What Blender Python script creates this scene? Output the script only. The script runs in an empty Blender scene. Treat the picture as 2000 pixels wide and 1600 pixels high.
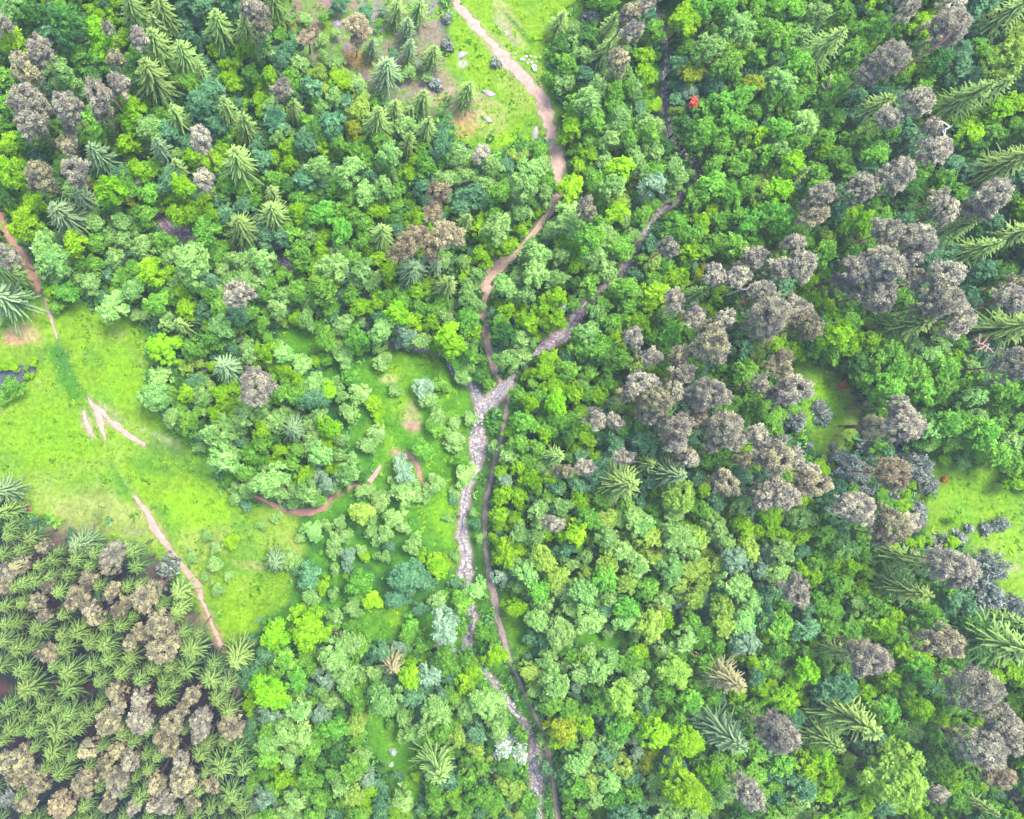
import bpy, math, random
import numpy as np
from mathutils import Vector

# ---------------------------------------------------------------- camera, sky, sun, exposure
scene = bpy.context.scene
Z0, MPP, NX, NY = 125.0, 0.08, 680.0, 850.0      # flying height, metres per photo pixel on the ground, point under the drone
cam_data = bpy.data.cameras.new("camera")
cam = bpy.data.objects.new("camera", cam_data)
scene.collection.objects.link(cam)
cam.location = (0, 0, Z0)
cam.rotation_euler = (0, 0, 0)
cam_data.sensor_fit = 'HORIZONTAL'
cam_data.sensor_width = 36
cam_data.lens = 36 * Z0 / (2000 * MPP)
cam_data.shift_x = (1000 - NX) / 2000
cam_data.shift_y = -(800 - NY) / 2000
cam_data.clip_start, cam_data.clip_end = 1, 5000
scene.camera = cam

SUN_EL, SUN_AZ = math.radians(66), math.radians(40)     # azimuth clockwise from the top of the photo
world = bpy.data.worlds.new("World"); scene.world = world; world.use_nodes = True
nt = world.node_tree
sky = nt.nodes.new('ShaderNodeTexSky'); sky.sky_type = 'NISHITA'; sky.sun_disc = False
sky.sun_elevation = SUN_EL; sky.sun_rotation = SUN_AZ; sky.dust_density = 2.0; sky.air_density = 1.0
bg = nt.nodes['Background']; bg.inputs['Strength'].default_value = 0.15
nt.links.new(sky.outputs[0], bg.inputs[0])
sl = bpy.data.lights.new("sun", 'SUN'); sl.energy = 1.6; sl.angle = math.radians(21); sl.color = (1, 0.96, 0.88)
sun = bpy.data.objects.new("sun", sl); scene.collection.objects.link(sun)
sd = Vector((math.sin(SUN_AZ) * math.cos(SUN_EL), math.cos(SUN_AZ) * math.cos(SUN_EL), math.sin(SUN_EL)))
sun.rotation_euler = sd.to_track_quat('Z', 'Y').to_euler()
scene.view_settings.view_transform = 'Standard'; scene.view_settings.look = 'None'
scene.view_settings.exposure = 2.08; scene.view_settings.gamma = 1
scene.cycles.max_bounces = 5; scene.cycles.diffuse_bounces = 4; scene.cycles.transmission_bounces = 3
scene.cycles.glossy_bounces = 2; scene.cycles.use_denoising = True
# ---------------------------------------------------------------- the survey: kind then x,y,r  (tens of quarter-pixels inside each 500x400 tile)
# broadleaf: l lime, y yellow-green, g green, p pale green, d deep green, t blue-green, s silvery, o golden
# conifers: F fresh green spruce, f grey-green spruce, Q plantation spruce, B brown-tipped spruce, N grey pine, P sandy pine, K dark grey bush, W white-flowering shrub
SURVEY = {
(0,0): """p 8,7,10 48,55,9 60,67,8 115,98,9 d 25,10,10 50,14,13 22,24,8 72,60,8 g 77,45,8 20,110,7 195,57,7 125,88,7 118,150,8 70,92,8 75,103,8 140,62,6 85,97,7 5,60,8 5,82,8 3,97,7
l 87,9,5 77,24,11 79,36,9 10,32,10 9,134,12 7,112,8 103,85,10 101,98,8 98,112,8 85,148,11 110,133,9 142,145,9 176,60,5 185,50,5 46,4,6 F 105,9,12 128,10,12 172,22,13 193,24,11 123,22,9 124,38,14 145,45,12 120,62,16 139,92,10 178,87,10 192,98,10 187,128,16 140,132,8 158,57,7
N 32,40,11 20,54,13 22,80,15 24,96,12 53,84,12 78,77,12 93,66,9 90,46,7 109,30,8 157,109,10 53,113,9 60,135,12 32,138,12 159,141,9 195,8,8 85,23,5 2,20,8 55,100,6 80,90,7 t 38,71,6 50,30,8 61,30,7 92,137,7 25,117,6 155,78,10 165,70,9 42,10,8 150,30,6 160,85,8 35,25,8 130,103,8 f 127,118,10 78,122,12 65,155,9 o 100,154,6 p 120,105,8""",
(1,0): """F 14,4,11 110,8,9 127,8,9 138,44,9 165,72,10 130,78,9 121,87,6 108,85,8 95,95,12 133,101,9 119,112,8 30,86,8 14,153,9 f 102,56,13 91,37,7 118,22,8 120,38,7 P 79,20,11 41,28,9 143,150,9 79,32,7 K 150,36,5 187,49,4 140,66,5 149,14,4 p 38,14,5 24,14,5 62,25,4 96,33,4 50,30,5 133,60,4 120,55,5 t 66,2,7 85,10,7 60,8,4 108,43,4 g 96,18,4 53,14,4 88,40,4 112,60,4 s 128,50,4 100,8,4
t 27,38,8 43,68,8 15,93,9 60,96,9 38,110,9 145,107,7 38,140,8 170,150,8 130,145,7 144,116,8 20,47,7 70,82,6 5,125,8 88,137,6 p 6,37,8 64,47,6 55,45,5 80,65,7 60,76,7 11,83,7 48,130,9 73,133,10 105,120,9 100,145,8 85,150,9 158,121,8 164,137,7 150,140,8 184,128,8 180,143,7 50,85,7 35,50,7 28,130,6 117,97,8 18,107,7
g 12,12,6 18,27,6 27,59,7 85,125,7 133,128,8 34,155,8 64,148,8 110,150,7 190,150,9 63,112,7 78,118,7 15,140,8 40,95,7 95,110,7 l 11,58,7 62,59,6 68,64,6 24,115,7 26,128,7 51,112,8 121,137,6 4,86,5 14,122,6 88,118,5 y 72,60,6 50,55,6 83,82,8 75,88,6 N 20,70,8 176,120,8 4,20,9 3,10,8 o 75,98,6 78,92,5 d 25,145,7 45,78,6""",
(2,0): """F 37,17,8 75,22,9 71,42,10 88,31,5 K 63,14,7 N 93,10,9 94,25,8 83,48,9 58,158,5 104,4,8 g 76,8,6 115,22,8 43,50,8 80,71,8 90,68,6 78,84,8 48,79,7 65,92,9 60,110,6 92,108,7 108,105,8 65,142,8 110,135,9 147,7,9 165,7,9 190,10,8 137,36,7 170,48,11 192,45,8 172,61,8 165,80,9 180,75,9 150,102,10 172,95,9 190,88,6 165,112,8 180,122,7 140,116,8 158,130,8 155,143,10 175,132,8 182,145,8 170,152,9 142,155,8 148,85,8 195,30,8 155,92,7 185,100,7 196,120,8 35,142,8 22,117,7
d 40,36,8 130,30,5 130,98,8 125,112,6 t 107,13,7 57,58,7 100,85,6 130,50,7 158,65,8 125,68,6 115,60,5 p 55,42,7 42,64,8 68,67,7 88,56,7 95,70,8 60,78,10 85,92,9 77,108,8 105,95,8 73,125,7 80,145,9 15,133,10 10,145,10 98,128,8 30,150,8 127,130,8 178,20,11 155,37,11 130,140,8 52,88,7 112,120,7 95,118,7 25,128,7
l 103,58,8 47,98,9 40,108,7 62,121,6 53,130,7 86,130,10 44,146,10 137,14,12 192,105,7 105,43,8 105,82,5 y 108,28,6 8,123,5 86,157,7 183,39,7 130,88,5 182,112,5 195,148,8 s 110,143,9 140,72,6 o 96,143,5 140,58,8 188,66,8""",
(3,0): """F 42,38,16 185,12,15 82,85,13 152,78,16 172,72,12 185,128,18 20,138,9 N 108,5,11 143,6,10 140,22,15 92,48,14 76,60,8 116,80,12 93,92,9 130,118,12 100,138,13 73,147,12 40,153,11 175,152,13 132,155,8 128,99,7 y 192,42,13 l 183,85,9 158,105,9 53,14,6 72,30,7 117,14,5 118,55,5 15,84,7 44,115,8 20,128,9 8,148,10 135,150,7 5,30,7
g 85,22,9 100,20,8 20,8,9 10,30,10 25,48,10 53,66,9 165,35,7 105,60,6 125,62,6 45,75,8 20,80,8 54,92,7 10,100,9 45,108,8 25,112,8 85,120,9 55,120,8 38,135,8 40,145,8 95,105,7 140,140,8 175,100,7 192,98,7 190,155,6 75,105,8 120,70,7 65,50,6 5,8,8 30,60,8 60,8,8 5,75,8 62,135,7 70,22,7 p 40,10,9 12,62,9 30,95,9 10,118,8 28,25,8 88,118,7
d 135,45,9 110,43,5 160,115,8 60,80,6 t 60,45,6 150,52,9 110,105,8 145,128,8 192,145,7 160,60,8 70,75,7 165,25,6 100,75,7 3,42,7""",
(0,1): """f 52,10,16 6,74,19 177,127,12 F 5,53,13 189,18,13 142,94,8 N 8,36,11 186,70,12 200,142,16 l 19,14,12 135,8,8 150,6,8 165,8,8 58,30,9 117,52,10 90,62,5 140,68,7 145,80,8 126,112,12 146,147,7 175,157,6 11,127,4 26,124,3 3,126,4 21,134,3 20,128,2 25,133,2 27,120,2 38,68,6
p 75,15,8 95,14,8 34,33,11 40,43,12 90,42,8 112,33,9 150,45,15 187,43,8 70,61,8 104,66,9 88,80,11 137,60,6 130,92,7 172,95,9 180,60,7 125,135,9 120,150,12 158,150,8 195,115,8 197,42,7 97,28,7 85,25,7 130,40,7 45,54,7 g 117,8,8 75,30,8 74,46,7 160,22,11 170,40,7 165,30,8 50,68,9 93,70,6 122,77,9 152,66,6 148,112,7 172,80,8 165,105,8 8,142,8 196,85,6 42,80,6 62,46,6 125,28,8 105,50,7 140,105,5 180,100,6 3,152,5
t 157,80,6 85,55,6 150,75,5 140,52,5 y 144,128,6 K 187,104,5 160,127,4 27,104,0.1""",
(1,1): """F 14,8,13 98,24,11 163,14,8 149,63,10 f 122,52,13 140,48,7 P 138,5,9 148,24,13 127,24,9 115,33,11 137,37,7 l 33,5,8 100,5,6 119,9,5 54,24,6 46,43,4 96,42,7 104,52,7 125,68,7 32,88,6 82,80,8 95,75,7 110,85,9 120,90,8 137,92,7 150,100,9 155,110,9 145,108,8 170,97,7 175,20,7 182,28,8 175,40,8 162,58,5 196,34,7 194,88,5 47,122,6 25,130,5 33,137,6 8,115,8 57,145,9 92,155,8 176,12,6 88,35,6 168,100,6
g 52,6,9 65,5,8 78,9,7 67,20,9 84,28,8 35,35,8 45,10,8 20,54,6 12,62,6 50,68,11 32,68,8 6,70,6 100,72,7 128,80,7 78,104,9 55,105,9 165,90,9 140,82,6 160,123,9 190,90,6 55,120,7 20,147,7 75,135,9 145,140,7 75,42,8 28,22,8 85,15,8 60,80,7 186,10,7 75,70,7 35,45,7 168,118,7 110,68,6 5,92,7 92,65,6
p 42,24,7 5,42,9 60,48,11 83,52,9 90,60,8 18,80,8 40,88,8 68,95,8 98,98,10 128,106,8 160,107,6 147,88,7 162,44,6 172,54,6 165,70,8 175,78,7 193,62,9 190,18,11 165,133,9 195,120,8 68,118,9 35,123,9 20,115,9 45,140,10 98,122,8 66,148,7 82,147,9 108,145,6 135,152,8 22,70,7 78,60,7 5,60,6 t 172,95,5 60,88,6 95,88,6 20,25,7 110,20,6 s 67,50,8 117,102,8 130,142,9 y 65,58,6 32,92,4""",
(2,1): """F 143,70,10 N 58,6,7 122,34,8 188,42,10 158,55,9 176,57,10 127,73,8 125,82,5 142,88,10 165,90,9 195,72,12 198,88,15 95,104,8 108,119,8 155,107,14 160,118,8 130,118,8 132,132,10 125,145,10 100,140,12 112,152,12 92,147,9 155,148,14 193,140,7 145,113,8 140,150,8
p 45,6,9 90,10,7 30,20,7 10,33,8 20,40,10 45,15,10 75,25,9 65,40,9 18,55,10 35,58,8 10,70,8 98,25,6 55,140,6 78,156,6 60,100,9 62,82,8 78,55,8 5,5,8 38,40,7 5,105,7 55,70,6 l 82,5,9 7,18,5 43,28,8 52,45,8 35,72,8 25,80,8 35,90,8 12,92,8 149,12,7 138,36,8 125,57,7 132,54,6 160,74,5 107,78,8 100,92,8 112,68,9 80,100,6 106,130,8 33,142,8 48,148,8 35,155,9 68,150,8 30,120,6 22,118,6 15,155,7 120,75,6 92,92,6 128,97,6
g 108,11,8 60,25,11 85,33,10 60,62,8 68,75,7 72,65,7 86,62,9 130,15,9 125,22,8 142,25,8 150,37,6 120,48,7 100,42,5 162,12,8 175,8,8 185,15,9 160,30,8 175,32,9 190,30,8 90,80,8 118,85,8 80,92,8 95,70,8 125,100,9 138,100,6 70,113,10 85,120,8 55,115,7 75,125,7 175,130,6 185,142,6 190,155,8 45,130,8 60,132,7 20,150,7 48,100,7 110,60,7 135,45,6 75,140,7 60,148,7 5,148,6 195,5,8 70,15,7 110,104,7 180,122,6
s 38,80,6 t 108,31,7 95,55,6 180,112,8 175,102,5 115,20,6 130,28,6 140,155,5 o 145,54,4 117,64,3 y 110,47,7 192,117,7 100,125,8 d 175,75,7 50,62,6 170,45,5 90,130,5""",
(3,1): """F 142,20,13 163,35,13 188,24,14 106,95,18 187,96,20 y 46,24,6 N 35,5,12 92,21,12 113,27,14 110,42,8 138,5,10 155,5,8 168,5,9 20,30,8 25,48,12 8,50,10 70,52,12 90,48,14 85,68,16 60,62,10 138,55,13 115,58,9 135,75,14 150,90,13 190,74,12 193,125,14 5,85,12 22,82,12 30,95,11 10,125,12 25,142,13 10,150,10 102,157,8 192,62,8 125,82,9
l 54,100,12 79,106,8 31,60,7 75,15,9 35,74,7 47,80,7 66,112,8 28,120,7 6,110,7 145,117,7 42,68,5 60,92,6 195,5,6 K 42,157,6 74,155,4 160,105,5 g 65,90,8 42,53,6 90,10,8 60,20,8 10,10,12 10,28,8 65,38,8 45,38,9 185,65,8 175,68,7 50,112,8 37,112,7 20,112,6 48,122,7 97,115,10 85,120,9 100,130,11 95,145,12 115,130,10 120,145,10 140,128,10 148,108,7 135,142,10 148,148,6 180,140,10 190,148,10 75,135,8 65,142,7 85,152,8 178,155,8 30,30,7 100,35,6 55,68,6 190,50,7 108,150,8 128,150,7
p 112,110,8 127,118,9 158,126,8 160,150,9 105,120,7 130,135,7 d 120,6,7 165,20,6 180,55,8 t 55,48,5 170,50,9 150,66,6 55,8,6 125,45,7 178,15,7 150,35,5 155,112,6""",
(0,2): """g 147,10,9 190,50,7 162,98,5 169,108,5 168,120,6 170,140,6 150,115,5 180,20,6 185,68,6 178,130,4 160,130,4 p 166,20,9 174,38,11 192,63,7 190,8,8 135,5,8 157,30,5 l 180,103,6 f 5,63,13 65,105,12 F 5,80,9 141,142,10 140,155,8 Q 3,113,8 25,100,9 17,110,7 42,117,8 31,122,6 60,117,8 75,112,7 104,110,8 107,122,9 54,129,7 28,134,8 14,138,8 20,135,7 110,137,6 47,142,8 18,151,7 5,153,7 8,98,8 10,92,8 40,130,6 47,110,5
N 35,107,7 16,121,9 88,113,12 69,132,8 4,138,9 88,142,9 113,148,12 60,148,11 30,150,9 122,140,8 93,157,7 38,138,6 6,127,8 65,142,7 86,123,9 100,150,7 70,155,8 K 130,123,9 t 77,147,5 75,155,5 192,75,5""",
(1,2): """f 30,15,11 15,118,9 t 155,70,5 172,90,5 105,107,5 118,130,14 133,135,8 42,130,10 110,148,10 120,140,8 30,125,5 75,128,5 155,135,5 130,155,6 g 140,15,8 65,36,6 28,43,7 130,31,10 160,39,8 50,70,8 30,76,6 90,85,6 155,10,6 172,8,6 157,65,6 168,80,4 65,88,6 115,92,6 60,112,6 82,135,11 167,150,9 157,115,5 185,28,4 5,28,7 42,30,6 20,65,6 60,62,5 35,100,5 90,95,6 175,100,4 82,145,7 5,90,5 15,85,5 152,28,6 150,85,4
p 15,10,8 40,12,6 50,5,7 73,3,8 95,18,8 87,28,8 142,6,8 155,22,8 51,35,9 75,37,5 10,56,12 72,49,9 163,52,9 140,58,9 118,65,11 97,70,9 88,63,6 108,85,9 45,94,9 100,98,8 62,102,7 70,98,6 122,107,8 62,125,5 28,118,9 100,115,6 42,146,8 142,150,8 75,155,8 168,137,9 192,35,7 65,22,6 80,60,5 30,62,6 110,58,6 55,90,5 128,68,7 82,110,5 60,145,5
l 5,15,8 57,14,9 95,4,7 55,25,6 19,32,6 38,52,8 57,47,4 85,115,5 142,125,9 141,117,7 91,148,9 52,138,7 38,157,6 190,50,6 195,66,7 190,84,7 195,112,9 190,70,6 197,18,5 72,130,4 s 55,58,7 115,47,10 72,115,8 190,130,6 195,56,6 y 83,80,10""",
(2,2): """F 33,36,9 104,42,8 84,57,17 f 123,50,15 N 65,7,9 80,9,7 105,4,9 130,12,12 128,25,9 165,14,14 155,28,7 192,20,9 40,48,7 57,45,8 87,37,8 138,38,8 165,57,11 195,35,9 197,68,10 32,89,8 175,25,8 145,5,9 118,8,6 180,40,6
t 80,28,8 105,25,9 75,38,6 52,60,7 35,62,6 160,75,7 160,145,7 180,52,8 90,20,6 120,30,6 145,55,6 100,75,6 150,148,6 65,112,4 g 10,10,9 5,25,8 35,8,8 45,8,8 100,12,8 85,15,7 30,15,8 60,85,9 150,80,8 72,132,10 20,142,9 105,140,9 90,155,9 150,40,7 160,38,7 182,8,6 45,20,7 60,15,7 20,30,7 70,70,7 28,68,6 90,75,7 140,75,7 110,78,6 62,150,6 195,5,6 12,40,7 120,138,6
l 25,18,7 50,29,6 58,22,7 15,55,8 30,56,5 52,72,7 50,97,9 26,98,5 5,110,7 180,90,8 186,140,4 3,155,8 192,95,6 150,62,6 182,30,6 5,45,6 118,60,5 62,70,5 172,84,5 38,60,5 5,68,7 145,87,5 p 22,45,6 20,79,8 38,75,8 18,100,8 5,97,8 75,100,9 95,85,9 102,92,9 125,82,8 130,100,12 160,93,9 85,110,10 98,122,9 125,125,10 12,128,9 45,122,6 58,115,6 55,143,11 75,147,8 118,150,8 175,137,10 187,150,9 25,152,8 45,155,8 178,75,8 140,112,8 168,105,7 115,112,7 5,138,6
y 132,68,12 42,88,5 73,88,8 107,100,9 145,100,9 186,110,9 75,120,9 110,117,8 130,137,8 148,137,8 148,122,8 90,135,9 24,117,10 35,132,9 58,128,7 140,148,8 166,155,9 115,157,7 90,98,6 160,120,7 s 175,117,9 130,150,6 193,125,8""",
(3,2): """K 20,10,9 45,5,7 77,30,8 63,47,14 118,45,12 125,58,8 100,68,7 119,80,7 137,105,8 175,125,12 170,145,13 190,152,9 183,90,8 170,93,6 107,28,8 85,68,7 158,93,5 75,62,6 150,100,5 163,135,9 33,28,3 52,30,3 P 96,50,14 N 66,8,7 80,13,12 106,12,14 68,77,15 95,92,16 112,88,10 5,40,13 20,38,9 32,48,9 33,58,13 12,68,12 5,28,9 140,120,14 152,125,12 22,142,12 88,98,9 145,132,9 3,60,10 F 110,118,16 105,140,18
l 144,104,5 155,82,5 191,60,7 140,47,5 25,100,7 48,105,6 10,97,7 25,125,7 35,132,7 65,122,7 78,128,5 75,143,6 35,75,5 12,55,0.1 55,128,5 113,58,4 23,56,3 50,120,6 y 165,50,6 g 88,26,6 140,10,10 155,22,10 170,18,11 165,32,8 180,35,10 195,10,8 190,40,9 150,10,9 45,98,8 45,115,7 52,140,8 12,150,8 85,152,8 120,152,7 130,24,7 180,8,8 145,22,8 60,135,7 38,118,7 40,148,7 137,60,5 75,115,6 140,140,7 18,102,6
p 155,50,8 125,15,9 190,25,8 27,85,9 60,108,9 12,112,9 8,128,9 70,150,7 165,8,8 125,28,6 t 93,33,5 145,148,7 20,118,6 5,140,7 30,155,7 50,88,5""",
(0,3): """Q 6,7,8 15,6,7 31,11,10 49,16,7 62,13,10 82,8,7 95,8,8 2,20,9 15,26,10 50,26,8 71,22,8 83,23,10 85,35,8 102,33,9 18,43,10 23,57,13 54,44,10 54,57,12 72,40,8 79,51,8 95,45,8 110,50,8 120,42,8 128,52,7 146,42,11 137,53,6 150,27,12 165,50,11 1,40,8 128,65,9 170,65,9 178,75,9 8,72,9 10,88,9 16,90,6 26,90,8 46,90,12 69,78,9 60,88,8 55,77,8 35,80,8 105,98,8 117,90,6 42,107,10 48,123,9 37,119,7 115,108,6 116,120,6 157,108,9 173,118,12 162,100,7 175,98,7 185,105,8 180,140,9 187,148,9 110,142,8 97,138,6 17,140,5 165,150,6 190,120,8 67,148,7 5,60,0.1 20,78,7 3,98,6 57,110,6 145,90,4 28,103,5
N 37,30,10 75,3,7 112,14,10 125,8,12 127,28,13 91,60,9 92,73,8 110,65,9 150,63,9 85,85,12 110,82,12 135,84,11 157,85,11 180,87,12 70,105,10 92,105,9 132,102,10 102,114,9 88,124,10 19,107,7 5,115,9 18,117,10 13,128,9 30,130,11 67,130,12 93,130,11 122,132,10 143,130,13 142,115,9 165,133,8 20,147,10 85,147,8 130,148,10 150,147,8 105,150,7 102,22,7 135,18,8 143,74,7 120,148,6 35,1,6 82,115,7 125,94,7 155,95,6 P 49,148,12 K 3,145,7 F 137,2,6 186,32,13 l 197,60,7 195,70,6 t 197,100,5 197,85,5""",
(1,3): """l 14,16,11 41,12,17 10,62,13 120,50,9 121,40,6 186,33,8 163,53,8 153,137,7 125,127,4 88,138,6 20,130,7 172,42,8 p 62,2,7 60,33,12 70,50,10 82,48,6 33,75,9 22,92,9 37,95,9 8,102,9 92,45,7 100,68,12 140,77,12 115,80,8 120,92,8 180,70,12 190,90,8 25,114,7 78,113,7 65,135,8 115,145,9 30,145,8 58,70,6 52,60,7 190,75,8 130,88,7
g 75,10,8 22,35,9 38,35,7 82,24,8 70,40,8 32,52,9 5,50,8 74,60,8 80,68,8 62,90,9 8,92,8 122,10,9 120,18,8 121,28,4 160,13,5 177,15,6 135,98,7 165,128,8 140,145,8 165,147,5 8,113,9 5,125,6 75,122,9 60,125,7 78,98,6 45,105,8 40,128,8 50,145,8 38,120,6 60,8,6 15,45,7 48,90,7 55,100,6 90,72,5 105,85,4 165,35,7 148,30,6 155,65,7 168,60,6 150,108,5 12,138,7 70,145,6 165,112,5 95,58,6
d 140,38,7 105,130,7 50,115,6 65,80,6 20,70,5 y 77,87,8 157,95,8 171,105,7 76,142,8 36,80,5 s 55,50,8 10,78,8 49,79,7 112,26,6 135,48,9 86,130,6 5,145,8 147,10,11 153,3,6 t 8,30,8 122,65,9 125,58,7 127,96,7 172,93,8 150,130,8 98,147,7 92,32,5 145,62,6 130,70,6 163,95,6 5,105,6 110,128,6 W 145,20,8 150,26,6 192,105,9 185,122,3 197,97,6 107,108,3 106,118,2 F 140,115,17 B 106,38,10""",
(2,3): """p 20,5,9 38,15,12 60,5,12 90,5,10 180,6,10 135,20,9 78,35,9 60,30,7 28,37,8 53,47,8 68,46,9 35,55,10 98,48,8 102,62,7 82,100,8 60,105,8 50,118,9 75,130,9 110,130,8 165,138,8 20,100,6 120,145,8 65,142,8 75,14,6 12,62,5 118,28,7 25,72,6 100,118,5 y 110,10,11 165,8,9 21,52,5 127,45,12 86,65,12 87,120,8 60,130,8 8,148,6 l 117,5,8 197,18,5 98,30,8 52,39,5 176,63,7 195,60,7 97,82,7 57,88,8 112,93,12 136,100,12 47,117,4 135,137,16 157,127,9 187,36,6 28,100,7 122,88,6 70,138,0.1
g 140,5,8 150,15,8 160,25,8 45,33,6 115,50,7 150,40,8 155,65,8 120,62,8 140,68,9 70,72,8 30,72,8 85,90,9 137,88,5 50,135,9 95,140,8 160,118,8 175,125,9 190,125,9 10,90,6 12,145,8 80,145,9 183,75,8 125,22,6 105,40,6 130,33,6 145,55,6 90,52,6 45,70,6 195,45,6 175,105,8 190,110,8 85,78,7 130,80,7 110,78,6 195,140,7 60,75,6 45,100,7
s 185,22,9 50,57,5 98,108,5 165,12,5 t 105,75,6 65,95,5 30,120,8 190,50,7 40,130,7 130,120,8 75,85,6 118,118,6 145,78,6 92,128,7 100,148,6 15,20,6 W 5,105,7 8,112,6 d 145,112,7 60,60,6 o 39,91,10 106,118,6 B 165,48,18 f 165,92,20 N 197,90,8 185,140,12""",
(3,3): """F 52,28,11 182,22,22 190,5,10 62,80,22 42,95,15 165,148,9 N 80,35,15 70,25,8 135,22,15 160,57,16 8,92,14 178,80,12 165,103,16 190,90,10 132,140,7 190,102,8 P 178,125,12 K 195,140,8 72,115,6 g 8,10,10 8,28,8 47,12,8 65,15,9 130,8,9 118,12,8 120,45,9 135,45,8 150,38,8 85,70,8 95,75,9 145,72,9 130,95,8 100,88,8 12,118,9 135,120,8 145,143,8 60,140,8 95,105,7 30,30,7 45,42,6 20,15,6 105,15,7 110,60,7 80,85,6 115,85,7 105,98,6 88,112,6 150,130,5 5,45,6 60,45,6 105,70,7 145,55,6 118,105,6
l 33,45,9 22,52,7 92,12,9 103,28,7 113,33,7 75,62,7 95,50,8 12,67,10 120,73,9 133,82,8 143,88,4 45,115,9 30,120,9 50,130,9 75,147,8 143,132,8 194,70,5 115,107,4 102,150,7 35,20,5 110,72,6 85,58,5 40,128,6 y 62,113,6 105,130,21 95,112,8 p 112,92,8 25,145,8 125,50,7 10,45,5 95,70,0.1 t 30,12,9 58,57,11 45,60,9 30,135,9 85,95,7 130,55,7 20,100,6 145,48,6 d 132,110,10 165,42,7 90,98,6 60,66,6 140,100,6"""}

# clearings: ground outlines in photo pixels, cover
CLEAR = {
'meadow_left': [(-400,560),(60,590),(110,575),(200,600),(300,640),(305,720),(290,760),(330,850),(395,880),(440,950),(500,985),(600,1005),(590,1080),(560,1180),(500,1235),(445,1255),(415,1235),(385,1180),(345,1130),(300,1080),(230,1055),(130,1035),(60,1005),(30,950),(-400,930)],
'meadow_top': [(870,-300),(1160,-300),(1145,20),(1100,60),(1075,110),(1088,180),(1105,250),(1115,330),(1100,395),(1080,410),(1065,300),(1010,285),(940,292),(900,270),(855,230),(835,150),(875,90),(860,0)],
'heath': [(540,-300),(860,-300),(875,90),(850,235),(780,215),(720,185),(650,150),(600,120),(560,60)],
'glade_right': [(1535,680),(1580,700),(1660,740),(1690,790),(1680,850),(1650,900),(1590,890),(1562,830),(1580,760)],
'meadow_right': [(1800,885),(1860,862),(1930,905),(1990,950),(2300,980),(2300,1270),(2000,1205),(1950,1155),(1885,1065),(1810,1050),(1780,970),(1785,910)],
'glade_mid': [(690,720),(770,680),(860,690),(905,740),(915,800),(890,900),(900,1100),(880,1110),(830,1050),(790,975),(740,960),(735,880),(700,780)],
'glade_low': [(725,1395),(780,1405),(830,1480),(805,1620),(765,1620),(760,1500),(715,1450)],
'glade_path': [(985,1150),(1010,1180),(1040,1260),(1010,1290),(985,1230)],
'glade_i': [(690,1175),(780,1180),(790,1245),(710,1240)],
'glade_j': [(1110,1222),(1220,1225),(1235,1262),(1130,1270)],
'glade_k': [(530,640),(610,640),(640,690),(560,690)],
'glade_l': [(1195,415),(1245,410),(1240,455),(1200,460)],
'glade_s': [(1298,0),(1335,0),(1335,75),(1310,80)],
'glade_n': [(1250,120),(1295,130),(1300,190),(1260,195)],
}
# trodden paths: x, y, width
PATHS = {
'main dirt path winding down from the top meadow': [(880,-60,12),(888,0,14),(910,25,17),(935,55,18),(965,90,20),(1000,130,22),(1040,170,22),(1062,210,26),(1078,260,24),(1090,310,22),(1091,350,18),(1082,395,12),(1065,425,12),(1040,455,12),(1015,485,9),(995,503,14),(972,522,30),(955,550,24),(948,585,9),(945,615,14),(950,660,14),(959,700,15),(973,735,8),(983,752,6)],
'narrow trodden path running beside the gravel stream': [(1010,725,5),(990,790,8),(984,830,8),(973,880,9),(960,930,9),(951,970,7),(947,1010,8),(949,1060,8),(954,1110,9),(965,1170,12),(975,1220,11),(990,1270,9),(1005,1310,8),(1030,1365,7),(1050,1410,6),(1068,1450,7),(1076,1500,8),(1088,1579,8),(1092,1660,7)],
'reddish path entering at the left edge': [(-60,330,14),(0,425,15),(20,465,16),(45,500,14),(62,530,18),(78,568,16)],
'thin pale path running into the left meadow': [(88,583,6),(98,615,7),(106,640,5),(113,662,3)],
'bare fork of the meadow track': [(172,775,2),(180,790,7),(198,806,13),(222,828,10),(252,850,9),(284,869,4)],
'short bare spur below the meadow fork': [(186,795,5),(195,820,12),(202,840,9),(207,860,3)],
'faint worn strip left of the meadow fork': [(163,802,4),(168,822,6),(177,843,7),(183,853,3)],
'straight reddish path below the meadow': [(262,968,2),(270,980,7),(288,1005,10),(310,1040,13),(330,1070,8),(355,1103,8),(372,1125,12),(385,1145,13),(392,1170,7),(402,1192,5),(414,1220,5),(424,1245,8),(434,1268,8)],
'brown path stub by the plantation edge': [(447,1312,6),(456,1330,8),(464,1352,7)],
'curved reddish bank path in the middle wood': [(495,968,4),(530,983,5),(565,998,12),(600,1000,12),(630,992,8),(648,972,5),(680,955,5),(705,945,3)],
'short bare strip in the middle wood': [(722,942,7),(735,925,8),(744,910,3)],
'small curved bare bank in the middle glade': [(768,881,5),(785,890,9),(802,893,8),(815,908,6),(820,930,6),(828,950,3)],
}
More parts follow.
